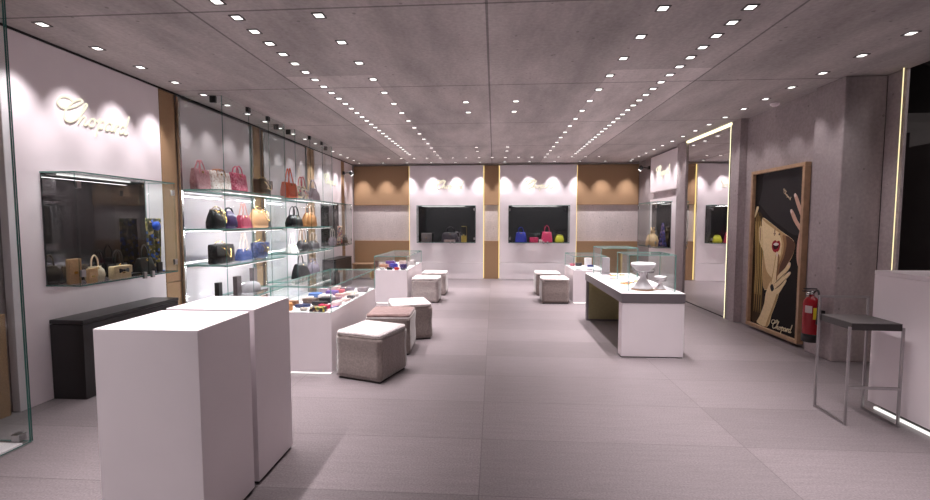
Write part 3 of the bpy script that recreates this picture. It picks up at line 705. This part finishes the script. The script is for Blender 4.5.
# ------------------------------------------------------------------ fire extinguisher
fe = thing('fire_extinguisher', 'red fire extinguisher with yellow label mounted beside the poster', 'fire extinguisher', (3.60, 5.25, .185))
M_RED = principled('red enamel', (.30, .006, .013), .25)
MB().lathe([(.075, .085), (.079, .10), (.079, .43), (.072, .475), (.05, .505), (.026, .52), (.024, .54)], 28).build('cylinder', M_RED, fe)
MB().lathe([(.07, 0), (.081, .006), (.081, .09), (.078, .094)], 28).build('foot_ring', M_BLACK, fe)
MB().lathe([(.022, .535), (.03, .545), (.03, .575), (.018, .585)], 16).build('valve', M_CHROME, fe)
MB().box((-.085, -.014, .60), (.05, .014, .613), .003).box((-.10, -.012, .575), (.02, .012, .586), .003).build('handle', M_BLACK, fe)
MB().tube(smooth2([(.0, -.02, .56), (.0, -.09, .60), (-.01, -.13, .52), (-.005, -.115, .36), (.0, -.098, .22)], 6), .011, 8).build('hose', M_BLACK, fe)
MB().lathe([(.001, .0), (.026, .0), (.026, .018), (.001, .018)], 16).build('gauge', M_CHROME, fe, (-.035, -.005, .555), (0, -PI / 2, 0))
def arc_label(a0, a1, z0, z1, m, nm, r=.0805):
    mb = MB(); n = 10
    ring = lambda rr, z: [(rr * math.cos(a0 + (a1 - a0) * i / n), rr * math.sin(a0 + (a1 - a0) * i / n), z) for i in range(n + 1)]
    A, B = ring(r, z0), ring(r, z1); vs0 = [mb.bm.verts.new(p) for p in A]; vs1 = [mb.bm.verts.new(p) for p in B]
    for i in range(n): mb.bm.faces.new((vs0[i], vs0[i + 1], vs1[i + 1], vs1[i]))
    return mb.build(nm, m, fe)
arc_label(-1.9, -.9, .27, .40, principled('yellow label', (.80, .62, .03), .4), 'yellow_label')
arc_label(-2.9, -2.05, .34, .42, principled('pale print', (.62, .5, .5), .4), 'white_label', .0803)
MB().box((.075, -.03, .30), (.135, .03, .36), .003).build('wall_bracket', M_BLACK, fe)

# smoke detector and track spots
sd = thing('smoke_detector', 'small round white smoke detector on ceiling above the poster', 'smoke detector', (3.66, 6.18, CEIL))
MB().lathe([(.055, 0), (.055, -.012), (.05, -.03), (.03, -.042), (.001, -.044)], 24).build('cover', M_WHITEM, sd); MB().lathe([(.06, 0), (.06, -.006), (.001, -.006)], 24).build('base', M_STEEL, sd)
def track_spot(loc, sx, label):
    t = thing('wall_spotlight', label, 'spotlight', loc)
    MB().box((-.02 if sx > 0 else -.02, -.04, -.03), (.02, .04, .05), .004).build('wall_plate', M_CLAMP, t)
    MB().tube([(0, 0, 0), (sx * .16, -.02, .02)], .012, 8).build('arm', M_CLAMP, t)
    MB().lathe([(.02, -.07), (.045, -.06), (.05, .05), (.042, .055)], 18).build('lamp_head', M_CLAMP, t, (sx * .20, -.02, .0), (.5, sx * -.6, 0))
    MB().lathe([(.001, 0), (.04, 0), (.04, .004), (.001, .004)], 18).build('lens', M_LENS, t, (sx * .20 + sx * .035, -.05, -.055), (.5, sx * -.6, 0))
track_spot((-3.83, 11.22, 2.78), 1, 'small black spotlight high on the far end of the left wall')
track_spot((3.79, 11.3, 2.86), -1, 'small black spotlight high on the far end of the right wall')

# ------------------------------------------------------------------ handbags and goods
def pattern_mat(name, cols, scale):
    m = bpy.data.materials.new(name); m.use_nodes = True; nt = m.node_tree; b = nt.nodes['Principled BSDF']; b.inputs['Roughness'].default_value = .6
    tc = node(nt, 'ShaderNodeTexCoord'); v = node(nt, 'ShaderNodeTexVoronoi'); v.inputs['Scale'].default_value = scale; nt.links.new(tc.outputs['Object'], v.inputs['Vector'])
    s = node(nt, 'ShaderNodeSeparateColor'); nt.links.new(v.outputs['Color'], s.inputs[0])
    r = node(nt, 'ShaderNodeValToRGB'); r.color_ramp.interpolation = 'CONSTANT'; nt.links.new(s.outputs[0], r.inputs[0])
    el = r.color_ramp.elements; el[0].color = (*cols[0], 1); el[0].position = 0
    el[1].color = (*cols[1], 1); el[1].position = 1. / len(cols)
    for i in range(2, len(cols)): e = el.new(i / len(cols)); e.color = (*cols[i], 1)
    nt.links.new(r.outputs[0], b.inputs['Base Color']); return m
P_SPOT = pattern_mat('white spotted canvas', [(.80, .72, .68), (.84, .76, .72), (.55, .40, .34), (.80, .73, .69), (.66, .52, .46)], 60)
P_WEAVE = pattern_mat('raspberry weave', [(.42, .03, .09), (.55, .09, .17), (.32, .02, .06), (.62, .22, .28)], 55)
P_MAUVE = pattern_mat('mauve canvas', [(.40, .19, .21), (.46, .24, .25), (.36, .16, .18)], 70)
P_SILK = pattern_mat('cream pink silk', [(.72, .58, .45), (.62, .12, .16), (.70, .62, .50), (.35, .28, .26), (.62, .50, .22), (.08, .06, .07)], 28)
P_QUILT = pattern_mat('dark quilting', [(.006, .005, .005), (.018, .013, .012), (.010, .007, .006)], 45)
P_BLUEQ = pattern_mat('blue quilting', [(.022, .032, .10), (.04, .055, .15), (.015, .022, .07)], 45)
def ltr(n, c, r=.42): return leather(n, c, r)
def bag(loc, rz, label, w, h, d, col, kind='tote', hcol=None, hh=.14, group=None, cat='handbag', rough=.42, mat=None, peak=False, nh=2):
    key = '%.3f %.3f %.3f' % col
    if max(col) < .06: col = tuple(c * .45 for c in col)
    m = mat or ltr(key, col, rough); hm = ltr('%.3f %.3f %.3f' % hcol, hcol, rough) if hcol else ltr(key, col, rough)
    t = thing('handbag', label, cat, loc, rz, group); a, b = w / 2, d / 2
    if kind == 'tote': rg = [(.90, .9, 0), (.95, 1., .02), (.96, .95, .4), (1., .6, .85), (1., .42, .985), (.97, .3, 1.)]
    elif kind == 'bowling': rg = [(.92, .9, 0), (1., 1., .06), (1., 1., .35), (.93, .8, .65), (.78, .5, .88), (.62, .25, .98), (.5, .1, 1.)]
    elif kind == 'trapeze': rg = [(1., 1., 0), (1., 1., .05), (.9, .8, .5), (.76, .5, .92), (.72, .35, 1.)]
    elif kind == 'bucket': rg = [(.72, .8, 0), (.86, .95, .06), (1., 1.05, .4), (.92, .9, .75), (.66, .5, .93), (.72, .55, 1.)]
    elif kind == 'hobo': rg = [(.7, .7, 0), (.95, 1., .08), (1., 1., .35), (.86, .75, .65), (.6, .42, .9), (.38, .2, 1.)]
    else: rg = [(.96, .9, 0), (1., 1., .05), (1., 1., .9), (.97, .85, 1.)]
    e = 6 if kind in ('tote', 'clutch', 'trapeze') else 3.2
    rings = [[(x + .012 * w * math.sin(i * 1.3 + z * 40), y + .03 * d * math.sin(i * .9 + z * 31), zz) for i, (x, y, zz) in enumerate(se(a * p, b * q, z * h, e))] for p, q, z in rg]
    MB().loft(rings).build('body', m, t)
    if kind in ('tote', 'bowling', 'trapeze', 'bucket') and hh:
        for s in ((-1, 1) if nh == 2 else (0,)):
            yy = s * b * .42; hw = a * .45
            pts = smooth2([(-hw, yy * 1.4, h * .72), (-hw * .95, yy, h * 1.0), (-hw * .75, yy * .8, h + hh * .65), (0, yy * .7, h + hh), (hw * .75, yy * .8, h + hh * .65), (hw * .95, yy, h * 1.0), (hw, yy * 1.4, h * .72)], 5)
            if peak: pts = smooth2([(-hw, yy * 1.4, h * .75), (-hw * .9, yy, h * 1.02), (-hw * .45, yy * .8, h + hh * .6), (-.01, yy * .6, h + hh), (hw * .3, yy * .7, h + hh * .75), (hw * .8, yy, h * 1.04), (hw, yy * 1.4, h * .75)], 5)
            MB().tube(pts, .005 + .009 * w, 8).build('handle', hm, t)
        MB().lathe([(.001, -.006), (.014, -.006), (.014, .006), (.001, .006)], 12).build('clasp', M_GOLD, t, (0, -b * .62, h * .86), (PI / 2, 0, 0))
    if kind == 'hobo':
        pts = smooth2([(-a * .8, 0, h * .7), (-a * .5, 0, h + hh * .5), (0, 0, h + hh), (a * .5, 0, h + hh * .5), (a * .8, 0, h * .7)], 6)
        MB().tube(pts, .012, 8).build('handle', hm, t); MB().box((-.012, -b * .5, h * .72), (.012, -b * .36, h * .82), .003).build('clasp', M_GOLD, t)
    if kind in ('clutch', 'chain'):
        fl = MB(); fl.box((-a * .99, -b * 1.08, h * .42), (a * .99, -b * .99, h * .99), .004); fl.build('flap', hm if hcol else m, t)
        MB().box((-.016, -b * 1.25, h * .40), (.016, -b * 1.06, h * .50), .003).build('clasp', M_GOLD, t)
    if kind == 'chain' or (kind in ('bowling', 'trapeze') and hh < 0):
        pts = smooth2([(-a * .7, -b * .6, h * .98), (-a * .2, -b * 1.3, h * .75), (a * .25, -b * 1.5, h * .35), (a * .55, -b * 1.3, h * .55), (a * .75, -b * .6, h * .98)], 8)
        MB().tube(pts, [.0045 + .002 * (i % 2) for i in range(len(pts))], 6).build('chain', M_GOLD, t)
        pts = smooth2([(-a * .6, 0, h * .98), (-a * .35, -b * .3, h * 1.15), (0, -b * .9, h * 1.05), (a * .3, -b * 1.2, h * .7)], 8)
        MB().tube(pts, [.004 + .002 * (i % 2) for i in range(len(pts))], 6).build('chain', M_GOLD, t)
    return t
E90 = PI / 2; XS = -3.53
z1, z2, z3, z4 = 1.951, 1.461, 1.011, .531
bag((-3.70, 5.43, z1), E90, 'mauve tote with a tall pink handle on the top shelf, leftmost', .28, .26, .13, (.42, .20, .22), 'tote', (.62, .22, .26), .11, mat=P_MAUVE, peak=True)
bag((-3.70, 5.81, z1), E90, 'white tote with brown handles on the top shelf', .42, .27, .14, (.78, .66, .62), 'tote', (.42, .17, .08), .03, mat=P_SPOT)
bag((-3.68, 6.22, z1), E90, 'raspberry pink tote with knotted handles on the top shelf', .34, .29, .15, (.50, .05, .13), 'tote', (.55, .05, .12), .10, mat=P_WEAVE)
bag((-3.50, 6.56, z1), E90, 'dark brown bag with gold chain on the top shelf', .38, .23, .14, (.07, .045, .03), 'chain', None, 0)
bag((XS, 7.52, z1), E90, 'orange red tote with tall looped handles on the top shelf', .44, .27, .16, (.62, .10, .035), 'tote', None, .24, peak=True)
bag((XS, 8.02, z1), E90, 'patterned cream and pink scarf bag beside the orange tote', .40, .24, .15, (.66, .50, .40), 'bucket', (.60, .10, .15), .18, mat=P_SILK)
bag((XS, 8.54, z1), E90, 'grey mauve hobo bag at the right end of the top shelf', .46, .25, .16, (.25, .19, .23), 'hobo', None, .16)
bag((XS, 5.45, z2), E90, 'black bowling bag with gold chain on the second shelf', .27, .24, .15, (.014, .012, .014), 'bowling', None, -.01)
bag((XS, 5.74, z2), E90, 'black bag with violet side on the second shelf', .26, .23, .14, (.03, .014, .06), 'hobo', (.02, .02, .025), .04)
bag((XS, 6.08, z2), E90, 'burgundy trapeze bag with thin tall handles on the second shelf', .30, .18, .13, (.26, .03, .06), 'trapeze', (.45, .22, .20), .17, peak=True)
bag((XS, 6.48, z2), E90, 'tan slouchy bag with gold trim on the second shelf', .42, .27, .16, (.55, .30, .15), 'bowling', None, -.01)
bag((XS, 7.68, z2), E90, 'black tote with looped handles in the farther cabinet, second shelf', .48, .21, .18, (.013, .012, .015), 'bowling', None, .15)
bag((XS, 8.34, z2), E90, 'chestnut brown bag with slim handles on the second shelf, rightmost', .50, .26, .16, (.32, .14, .05), 'bowling', (.45, .30, .22), .14)
bag((XS, 5.51, z3), E90, 'black quilted bag with gold chain on the third shelf', .36, .25, .15, (.022, .016, .018), 'chain', None, 0, mat=P_QUILT)
bag((XS, 6.07, z3), E90, 'blue trapeze bag with tall slim handles on the third shelf', .34, .16, .13, (.028, .045, .14), 'trapeze', (.55, .40, .36), .22, peak=True)
bag((XS, 6.48, z3), E90, 'blue box bag with gold chain on the third shelf', .34, .23, .14, (.06, .08, .20), 'chain', None, 0, mat=P_BLUEQ)
bag((XS, 7.58, z3), E90, 'white bag with tall slim handles on the third shelf', .30, .14, .13, (.80, .74, .72), 'trapeze', (.80, .74, .72), .20, peak=True)
bag((XS, 8.0, z3), E90, 'black bag with brown straps on the third shelf', .40, .20, .15, (.02, .018, .024), 'bowling', (.25, .16, .12), .20)
bag((XS, 8.5, z3), E90, 'charcoal grey bag at the right end of the third shelf', .38, .17, .15, (.05, .045, .055), 'bowling', (.35, .27, .22), .16)
bag((XS, 7.9, z4), E90, 'black handbag with round handle on the bottom shelf', .48, .26, .19, (.016, .014, .017), 'trapeze', None, .16, nh=1)
bag((XS, 8.45, z4), E90, 'shiny grey bowling bag on the bottom shelf', .44, .24, .17, (.12, .10, .13), 'bowling', None, .05, rough=.2)
# upright display blocks
def block(loc, w, d, h, m, label):
    t = thing('display_block', label, 'display stand', loc, E90)
    MB().box((-w / 2 - .02, -d / 2 - .02, 0), (w / 2 + .02, d / 2 + .02, .008), .002).build('base', M_CLAMP, t); MB().box((-w / 2, -d / 2, .0085), (w / 2, d / 2, h), .004).build('column', m, t)
block((XS, 5.46, z4), .075, .06, .24, M_BLACK, 'slim black upright block on the bottom shelf, leftmost')
block((XS, 5.88, z4), .11, .06, .27, principled('dark brown lacquer', (.035, .025, .027), .4), 'dark brown upright block, middle of the bottom shelf')
block((XS - .17, 6.60, z4), .12, .06, .31, principled('grey brown lacquer', (.10, .08, .085), .4), 'grey upright block behind the cap on the bottom shelf')
block((XS, 5.76, z3), .07, .06, .21, principled('dark brown lacquer', (.035, .025, .027), .4), 'narrow dark block beside the quilted black bag')
block((XS, 6.77, z2), .07, .05, .11, M_BLACK, 'small black block at the edge of the second shelf')
cp = thing('cap', 'grey peaked cap lying on the bottom shelf', 'cap', (XS, 6.22, z4), E90)
MG = principled('grey felt', (.17, .15, .16), .8, noise=(80, .15, 3))
MB().loft([se(.15 * p, .13 * p, .15 * z + .004, 2.2) for p, z in ((.96, 0), (1., .12), (.97, .45), (.82, .78), (.5, .96), (.12, 1.)) ]).build('crown', MG, cp)
MB().loft([[(x + .20, y - .01, z0) for x, y, z0 in se(.15, .10, zz, 2.4)] for zz in (.006, .018)]).build('peak', MG, cp)

# front left vitrine goods (shelf z 1.006)
zv = 1.006
bag((-3.67, 3.645, zv), E90, 'upright tan wallet at the left end of the front vitrine', .11, .22, .04, (.48, .29, .15), 'clutch', None, 0, cat='wallet')
bag((-3.57, 3.715, zv), E90 + .0, 'small tan card holder leaning before the upright wallet', .09, .13, .03, (.58, .35, .17), 'clutch', None, 0, cat='wallet')
bag((-3.62, 3.80, zv), E90, 'champagne gold handbag with cream top handle in the front vitrine', .17, .14, .09, (.55, .46, .33), 'bucket', (.74, .58, .40), .10, rough=.25, nh=1)
bag((-3.61, 4.06, zv), E90, 'cream box clutch with dark bow in the front vitrine', .21, .12, .07, (.70, .54, .33), 'clutch', (.66, .50, .30), 0)
bw = thing('bow', 'dark bow on the front of the cream box clutch', 'bow', (-3.566, 4.06, zv + .075), E90)
MB().loft([[( -.05, y * .3, z * 1.) for x, y, z in [(0, math.cos(q) * .03, math.sin(q) * .022) for q in [2 * PI * i / 12 for i in range(12)]]], [(0, math.cos(2 * PI * i / 12) * .004, math.sin(2 * PI * i / 12) * .007) for i in range(12)], [(.05, math.cos(2 * PI * i / 12) * .009, math.sin(2 * PI * i / 12) * .022) for i in range(12)]]).build('ribbon', M_BLACK, bw)
MB().box((-.009, -.012, -.01), (.009, .008, .01), .003).build('knot', M_BLACK, bw)
bag((-3.74, 4.18, zv), E90, 'black bag with tall arched handle behind the cream clutch', .21, .13, .08, (.016, .014, .014), 'tote', None, .13)
bag((-3.64, 4.40, zv), E90, 'black handbag with large round handle before the floral scarf', .22, .17, .11, (.016, .014, .014), 'trapeze', None, .13, nh=1)
bag((-3.62, 4.24, zv), E90, 'flat black pouch lying beside the cream clutch', .16, .03, .10, (.02, .017, .018), 'clutch', None, 0, cat='pouch')
block((-3.60, 4.56, zv), .07, .02, .11, M_BLACK, 'small black tablet standing under the floral scarf')
P_FLORAL = pattern_mat('floral silk', [(.05, .06, .015), (.06, .05, .02), (.30, .26, .05), (.10, .10, .03), (.55, .42, .20), (.03, .03, .03), (.12, .10, .03), (.05, .05, .02), (.04, .12, .5)], 36)
P_MULTI = pattern_mat('multicolour print', [(.5, .36, .05), (.08, .04, .18), (.6, .45, .3), (.10, .03, .05), (.12, .2, .06), (.02, .02, .03)], 40)
P_CREAM = pattern_mat('cream and violet print', [(.65, .5, .35), (.18, .08, .20), (.7, .6, .45), (.10, .08, .10), (.5, .15, .12)], 26)
P_BLUE = pattern_mat('blue and violet print', [(.04, .04, .2), (.10, .05, .16), (.02, .02, .05), (.3, .2, .35), (.06, .06, .3)], 22)
P_WHITE = pattern_mat('white print', [(.8, .74, .72), (.75, .65, .62), (.5, .4, .45), (.82, .78, .76)], 40)
def drape(loc, rz, w0, w1, h, m, label, top=None, th=.02, base=None):
    t = thing('silk_scarf', label, 'scarf', loc, rz)
    rings = []
    for j in range(13):
        f = j / 12; w = w1 + (w0 - w1) * (1 - f); amp = .018 * (1 - f) + .006
        n = 40; r = []
        for i in range(n):
            a = 2 * PI * i / n; x = math.cos(a) * w / 2; y = math.copysign(abs(math.sin(a)) ** .4, math.sin(a)) * th / 2 + amp * math.sin(x / w * 18 + f)
            r.append((x, y, .012 + f * (h - .012)))
        rings.append(r)
    MB().loft(rings).build('cloth', m, t)
    if top: MB().lathe([(.001, -.01), (.045, -.006), (.05, .02), (.001, .03)], 16).build('flower', top, t, (0, -.03, h * .86), (PI / 2, 0, 0))
    MB().box((-w0 / 2 * .8, -.05, 0), (w0 / 2 * .8, .05, .012), .003).build('stand_base', base or M_CLAMP, t)
M_BLUEC = leather('cobalt', (.03, .10, .55), .5)
drape((-3.70, 4.615, zv), E90, .20, .22, .58, P_FLORAL, 'dark olive floral scarf hanging at the right of the front vitrine', M_BLUEC, base=M_BLUEC)
# far left end vitrine
bag((-3.68, 9.95, zv), E90, 'small patterned round bag in the far left wall vitrine', .30, .20, .13, (.34, .25, .30), 'bucket', (.6, .5, .45), .18)
drape((-3.68, 10.42, zv), E90, .40, .30, .44, P_CREAM, 'violet and cream scarf on a stand in the far left wall vitrine')
bag((-3.66, 10.72, zv), E90, 'dark round bag at the right end of the far left wall vitrine', .20, .17, .13, (.03, .026, .028), 'bowling', None, .05)
# back wall vitrines
yb = 11.84
bag((-1.80, yb, zv), 0, 'grey boxy bag at the left of the dark back vitrine', .27, .24, .14, (.11, .09, .095), 'clutch', (.13, .105, .11), 0)
bag((-1.17, yb, zv), 0, 'large dark plum handbag in the left back vitrine', .50, .25, .16, (.058, .04, .058), 'trapeze', None, .16, nh=1)
bag((-1.17, yb - .125, zv), 0, 'flat taupe clutch lying before the plum handbag', .30, .07, .06, (.24, .18, .17), 'clutch', None, 0, cat='clutch bag')
bag((-.80, yb, zv), 0, 'black and yellow box stack at the right of the left back vitrine', .14, .42, .10, (.35, .25, .05), 'clutch', (.025, .022, .022), 0, cat='box')
bag((.71, yb, zv), 0, 'royal blue handbag at the left of the right back vitrine', .31, .27, .16, (.022, .028, .24), 'trapeze', None, .13)
bag((1.05, yb - .05, zv), 0, 'small hot pink clutch between the blue and pink handbags', .22, .13, .08, (.58, .04, .13), 'clutch', None, 0, cat='clutch bag')
bag((1.39, yb, zv), 0, 'hot pink handbag with tall handles in the right back vitrine', .30, .28, .16, (.48, .04, .11), 'trapeze', None, .16)
bag((1.72, yb, zv), 0, 'yellow green rounded clutch at the right of the back vitrine', .24, .17, .10, (.42, .40, .03), 'hobo', None, .02, cat='clutch bag')
bag((1.22, yb - .1, zv), 0, 'tiny white purse beside the hot pink handbag', .09, .08, .05, (.7, .6, .6), 'clutch', None, 0, cat='purse')
# right wall vitrine
M_GOLDC = leather('gold foil', (.66, .46, .25), .35)
go = thing('gold_ornament', 'crumpled gold ornament bag in the right wall vitrine', 'handbag', (3.54, 10.22, zv), -E90)
MB().loft([[(x * (1 + .12 * math.sin(i * 1.7 + z * 30)), y * (1 + .12 * math.cos(i * 2.1 + z * 20)), z) for i, (x, y, z) in enumerate(se(.19 * p, .12 * p, .34 * q, 2.6))] for p, q in ((.9, 0), (1., .1), (.95, .35), (.7, .65), (.38, .82), (.30, .88), (.5, 1.))]).build('body', M_GOLDC, go)
for s in (-1, 1): MB().loft([[(s * (.03 + .06 * f) + x, y, .32 + .10 * f + z0) for x, y, z0 in [(math.cos(2 * PI * i / 10) * .03 * (1.1 - f), math.sin(2 * PI * i / 10) * .015, 0) for i in range(10)]] for f in (0, .4, .8, 1.)]).build('knot_end', M_GOLDC, go)
drape((3.62, 9.83, zv), -E90, .38, .05, .52, P_BLUE, 'dark blue and violet scarf draped to a point in the right wall vitrine')

# showcase goods
zc = .637
def wallet(x, y, w, d, h, col, label, rz=0., mat=None, cat='wallet', name='wallet'):
    m = mat or ltr('%.3f %.3f %.3f' % col, col)
    t = thing(name, label, cat, (x, y, zc), rz)
    MB().box((-w / 2, -d / 2, 0), (w / 2, d / 2, h), min(h * .4, .012), seg=3, sm=True).build('body', m, t)
    MB().box((-w / 2 + .001, -d / 2 - .002, h * .55), (w / 2 - .001, d * .1, h + .003), .002).build('flap', m, t)
    MB().lathe([(.001, 0), (.009, 0), (.008, .004), (.001, .005)], 12).build('stud', M_GOLD, t, (0, -d * .2, h + .003))
def folded(x, y, w, d, h, m, label, rz=0.):
    t = thing('folded_scarf', label, 'scarf', (x, y, zc), rz)
    n = 3
    for i in range(n):
        rings = [[(px + .02 * w * math.sin(j * 1.1 + i), py + .02 * d * math.cos(j * 1.4 + i * 2), z) for j, (px, py, z) in enumerate(se(w / 2 * (1 - .04 * i) * s, d / 2 * (1 - .05 * i) * s, h * (i + f) / n, 6, 36))] for s, f in ((.96, .02), (1., .3), (1., .7), (.96, .97))]
        MB().loft(rings).build('fold', m, t)
wallet(-2.13, 4.44, .09, .12, .07, (.62, .27, .10), 'orange pouch at the left front of the near showcase', .5)
folded(-1.79, 4.405, .17, .10, .045, P_MULTI, 'multicolour print scarf at the front of the near showcase', -.05)
wallet(-1.775, 4.55, .11, .08, .04, (.55, .02, .09), 'red wallet behind the multicolour print scarf', -.25)
wallet(-2.04, 4.60, .11, .13, .03, (.045, .06, .14), 'navy wallet behind the orange pouch', -.35)
wallet(-1.90, 4.72, .14, .11, .04, (.03, .028, .032), 'charcoal wallet in the middle of the near showcase', -.15)
wallet(-2.05, 4.86, .16, .13, .05, (.15, .105, .09), 'taupe wallet behind the charcoal one', -.1)
wallet(-1.88, 4.90, .15, .13, .055, (.03, .028, .035), 'black wallet beside the taupe one', -.1)
wallet(-1.99, 5.12, .14, .13, .05, (.78, .70, .70), 'white box wallet in the middle row of the near showcase', 0)
folded(-2.16, 5.24, .16, .14, .05, principled('blue wool', (.10, .18, .42), .8), 'blue folded scarf at the left of the near showcase', .1)
folded(-2.02, 5.42, .15, .13, .05, principled('purple wool', (.13, .07, .28), .8), 'purple folded scarf in the near showcase', 0)
folded(-2.17, 5.02, .14, .12, .04, P_WHITE, 'white print scarf at the left of the near showcase', .1)
wallet(-1.74, 4.80, .09, .16, .03, (.68, .50, .50), 'pale pink wallet along the right side of the near showcase', .1)
wallet(-1.71, 5.0, .09, .10, .025, (.72, .52, .50), 'pale pink wallet behind another along the right side', -.1)
def pen(x, y, rz, col, label):
    t = thing('pen', label, 'pen', (x, y, zc + .007), rz); m = principled('pen %.2f %.2f' % col[:2], col, .3)
    MB().tube([(-.07, 0, 0), (.05, 0, 0)], .006, 8).build('barrel', m, t); MB().tube([(.05, 0, 0), (.058, 0, 0), (.07, 0, 0)], [.006, .005, .001], 8).build('tip', M_GOLD, t)
pen(-1.69, 4.60, 1.0, (.10, .12, .45), 'blue pen near the front right corner of the near showcase')
pen(-1.70, 4.71, 1.0, (.65, .25, .4), 'pink pen behind the blue pen')
wallet(-1.78, 5.45, .14, .15, .035, (.66, .56, .47), 'cream wallet toward the back of the near showcase', .2)
wallet(-1.70, 5.32, .09, .10, .03, (.76, .68, .66), 'white wallet right of the cream one', .1)
wallet(-1.72, 5.72, .13, .16, .05, (.22, .18, .20), 'grey wallet at the back right of the near showcase', .15)
wallet(-1.92, 5.70, .15, .14, .05, (.18, .15, .20), 'dark mauve wallet at the back of the near showcase', -.1)
wallet(-2.10, 5.72, .14, .16, .06, (.60, .46, .44), 'dusty pink pouch at the back left of the near showcase', .1)
wallet(-1.86, 5.26, .11, .12, .04, (.60, .36, .34), 'salmon wallet beside the white box wallet', .1)
wallet(-1.825, 5.09, .085, .06, .03, (.20, .05, .12), 'plum card case between the black and pink wallets', .2)
wallet(-2.19, 4.70, .10, .10, .05, (.30, .14, .08), 'cognac pouch at the left side of the near showcase', .1)
wallet(-1.70, 5.17, .08, .10, .03, (.05, .05, .06), 'small black case at the right side of the near showcase', .1)
wallet(-2.185, 5.58, .10, .10, .05, (.40, .32, .38), 'lilac wallet behind the blue folded scarf', .1)
wallet(-1.98, 5.60, .10, .08, .04, (.64, .12, .16), 'coral wallet behind the purple folded scarf', -.1)
wallet(-1.95, 4.42, .07, .06, .03, (.62, .55, .52), 'cream coin case left of the multicolour print scarf', .2, cat='coin case')
# far left showcase
for a in ((-2.13, 8.50, .16, .12, .09, (.40, .20, .13), 'brown wallet at the left of the far left showcase'), (-1.94, 8.55, .14, .10, .10, (.05, .05, .30), 'royal blue wallet in the far left showcase'), (-1.75, 8.52, .12, .10, .09, (.06, .04, .14), 'dark violet wallet at the right of the far left showcase'),
          (-2.12, 8.34, .09, .08, .04, (.70, .65, .65), 'white card case at the front of the far left showcase'), (-1.98, 8.34, .10, .08, .045, (.02, .02, .025), 'black card case at the front of the far left showcase'), (-1.84, 8.34, .09, .08, .045, (.50, .05, .04), 'red card case at the front of the far left showcase'), (-1.72, 8.35, .08, .08, .03, (.03, .03, .06), 'dark card case at the front right of the far left showcase'),
          (-2.08, 8.85, .18, .14, .12, (.12, .06, .20), 'purple box wallet farther back in the far left showcase'), (-1.82, 8.9, .18, .14, .12, (.45, .34, .32), 'beige box wallet farther back in the far left showcase'), (-1.72, 9.3, .12, .14, .10, (.62, .55, .54), 'pale wallet at the back right of the far left showcase')): wallet(*a)
# far right showcase
for a in ((1.62, 9.30, .09, .07, .05, (.55, .03, .09), 'red card case at the back of the right showcase'), (1.75, 9.30, .12, .08, .07, (.04, .035, .04), 'black wallet at the back of the right showcase'), (1.93, 9.26, .13, .10, .17, (.80, .74, .74), 'white upright box in the right showcase'), (1.95, 9.12, .12, .06, .04, (.03, .04, .14), 'navy card case before the white box'), (1.62, 8.62, .12, .06, .015, (.34, .30, .31), 'flat grey tray at the front of the right showcase'), (1.82, 8.62, .12, .06, .015, (.36, .32, .33), 'flat grey tray right of its twin in the right showcase')): wallet(*a)

# ------------------------------------------------------------------ world and view
w = bpy.data.worlds.new('world'); SC.world = w; w.use_nodes = True
bg = w.node_tree.nodes['Background']; bg.inputs[0].default_value = (.75, .68, .72, 1); bg.inputs[1].default_value = .2
SC.view_settings.view_transform = 'Standard'; SC.view_settings.look = 'None'; SC.view_settings.gamma = 1; SC.view_settings.exposure = 0.4
SC.view_settings.use_curve_mapping = False
SC.cycles.max_bounces = 8; SC.cycles.transparent_max_bounces = 40
SC.cycles.sample_clamp_indirect = 6
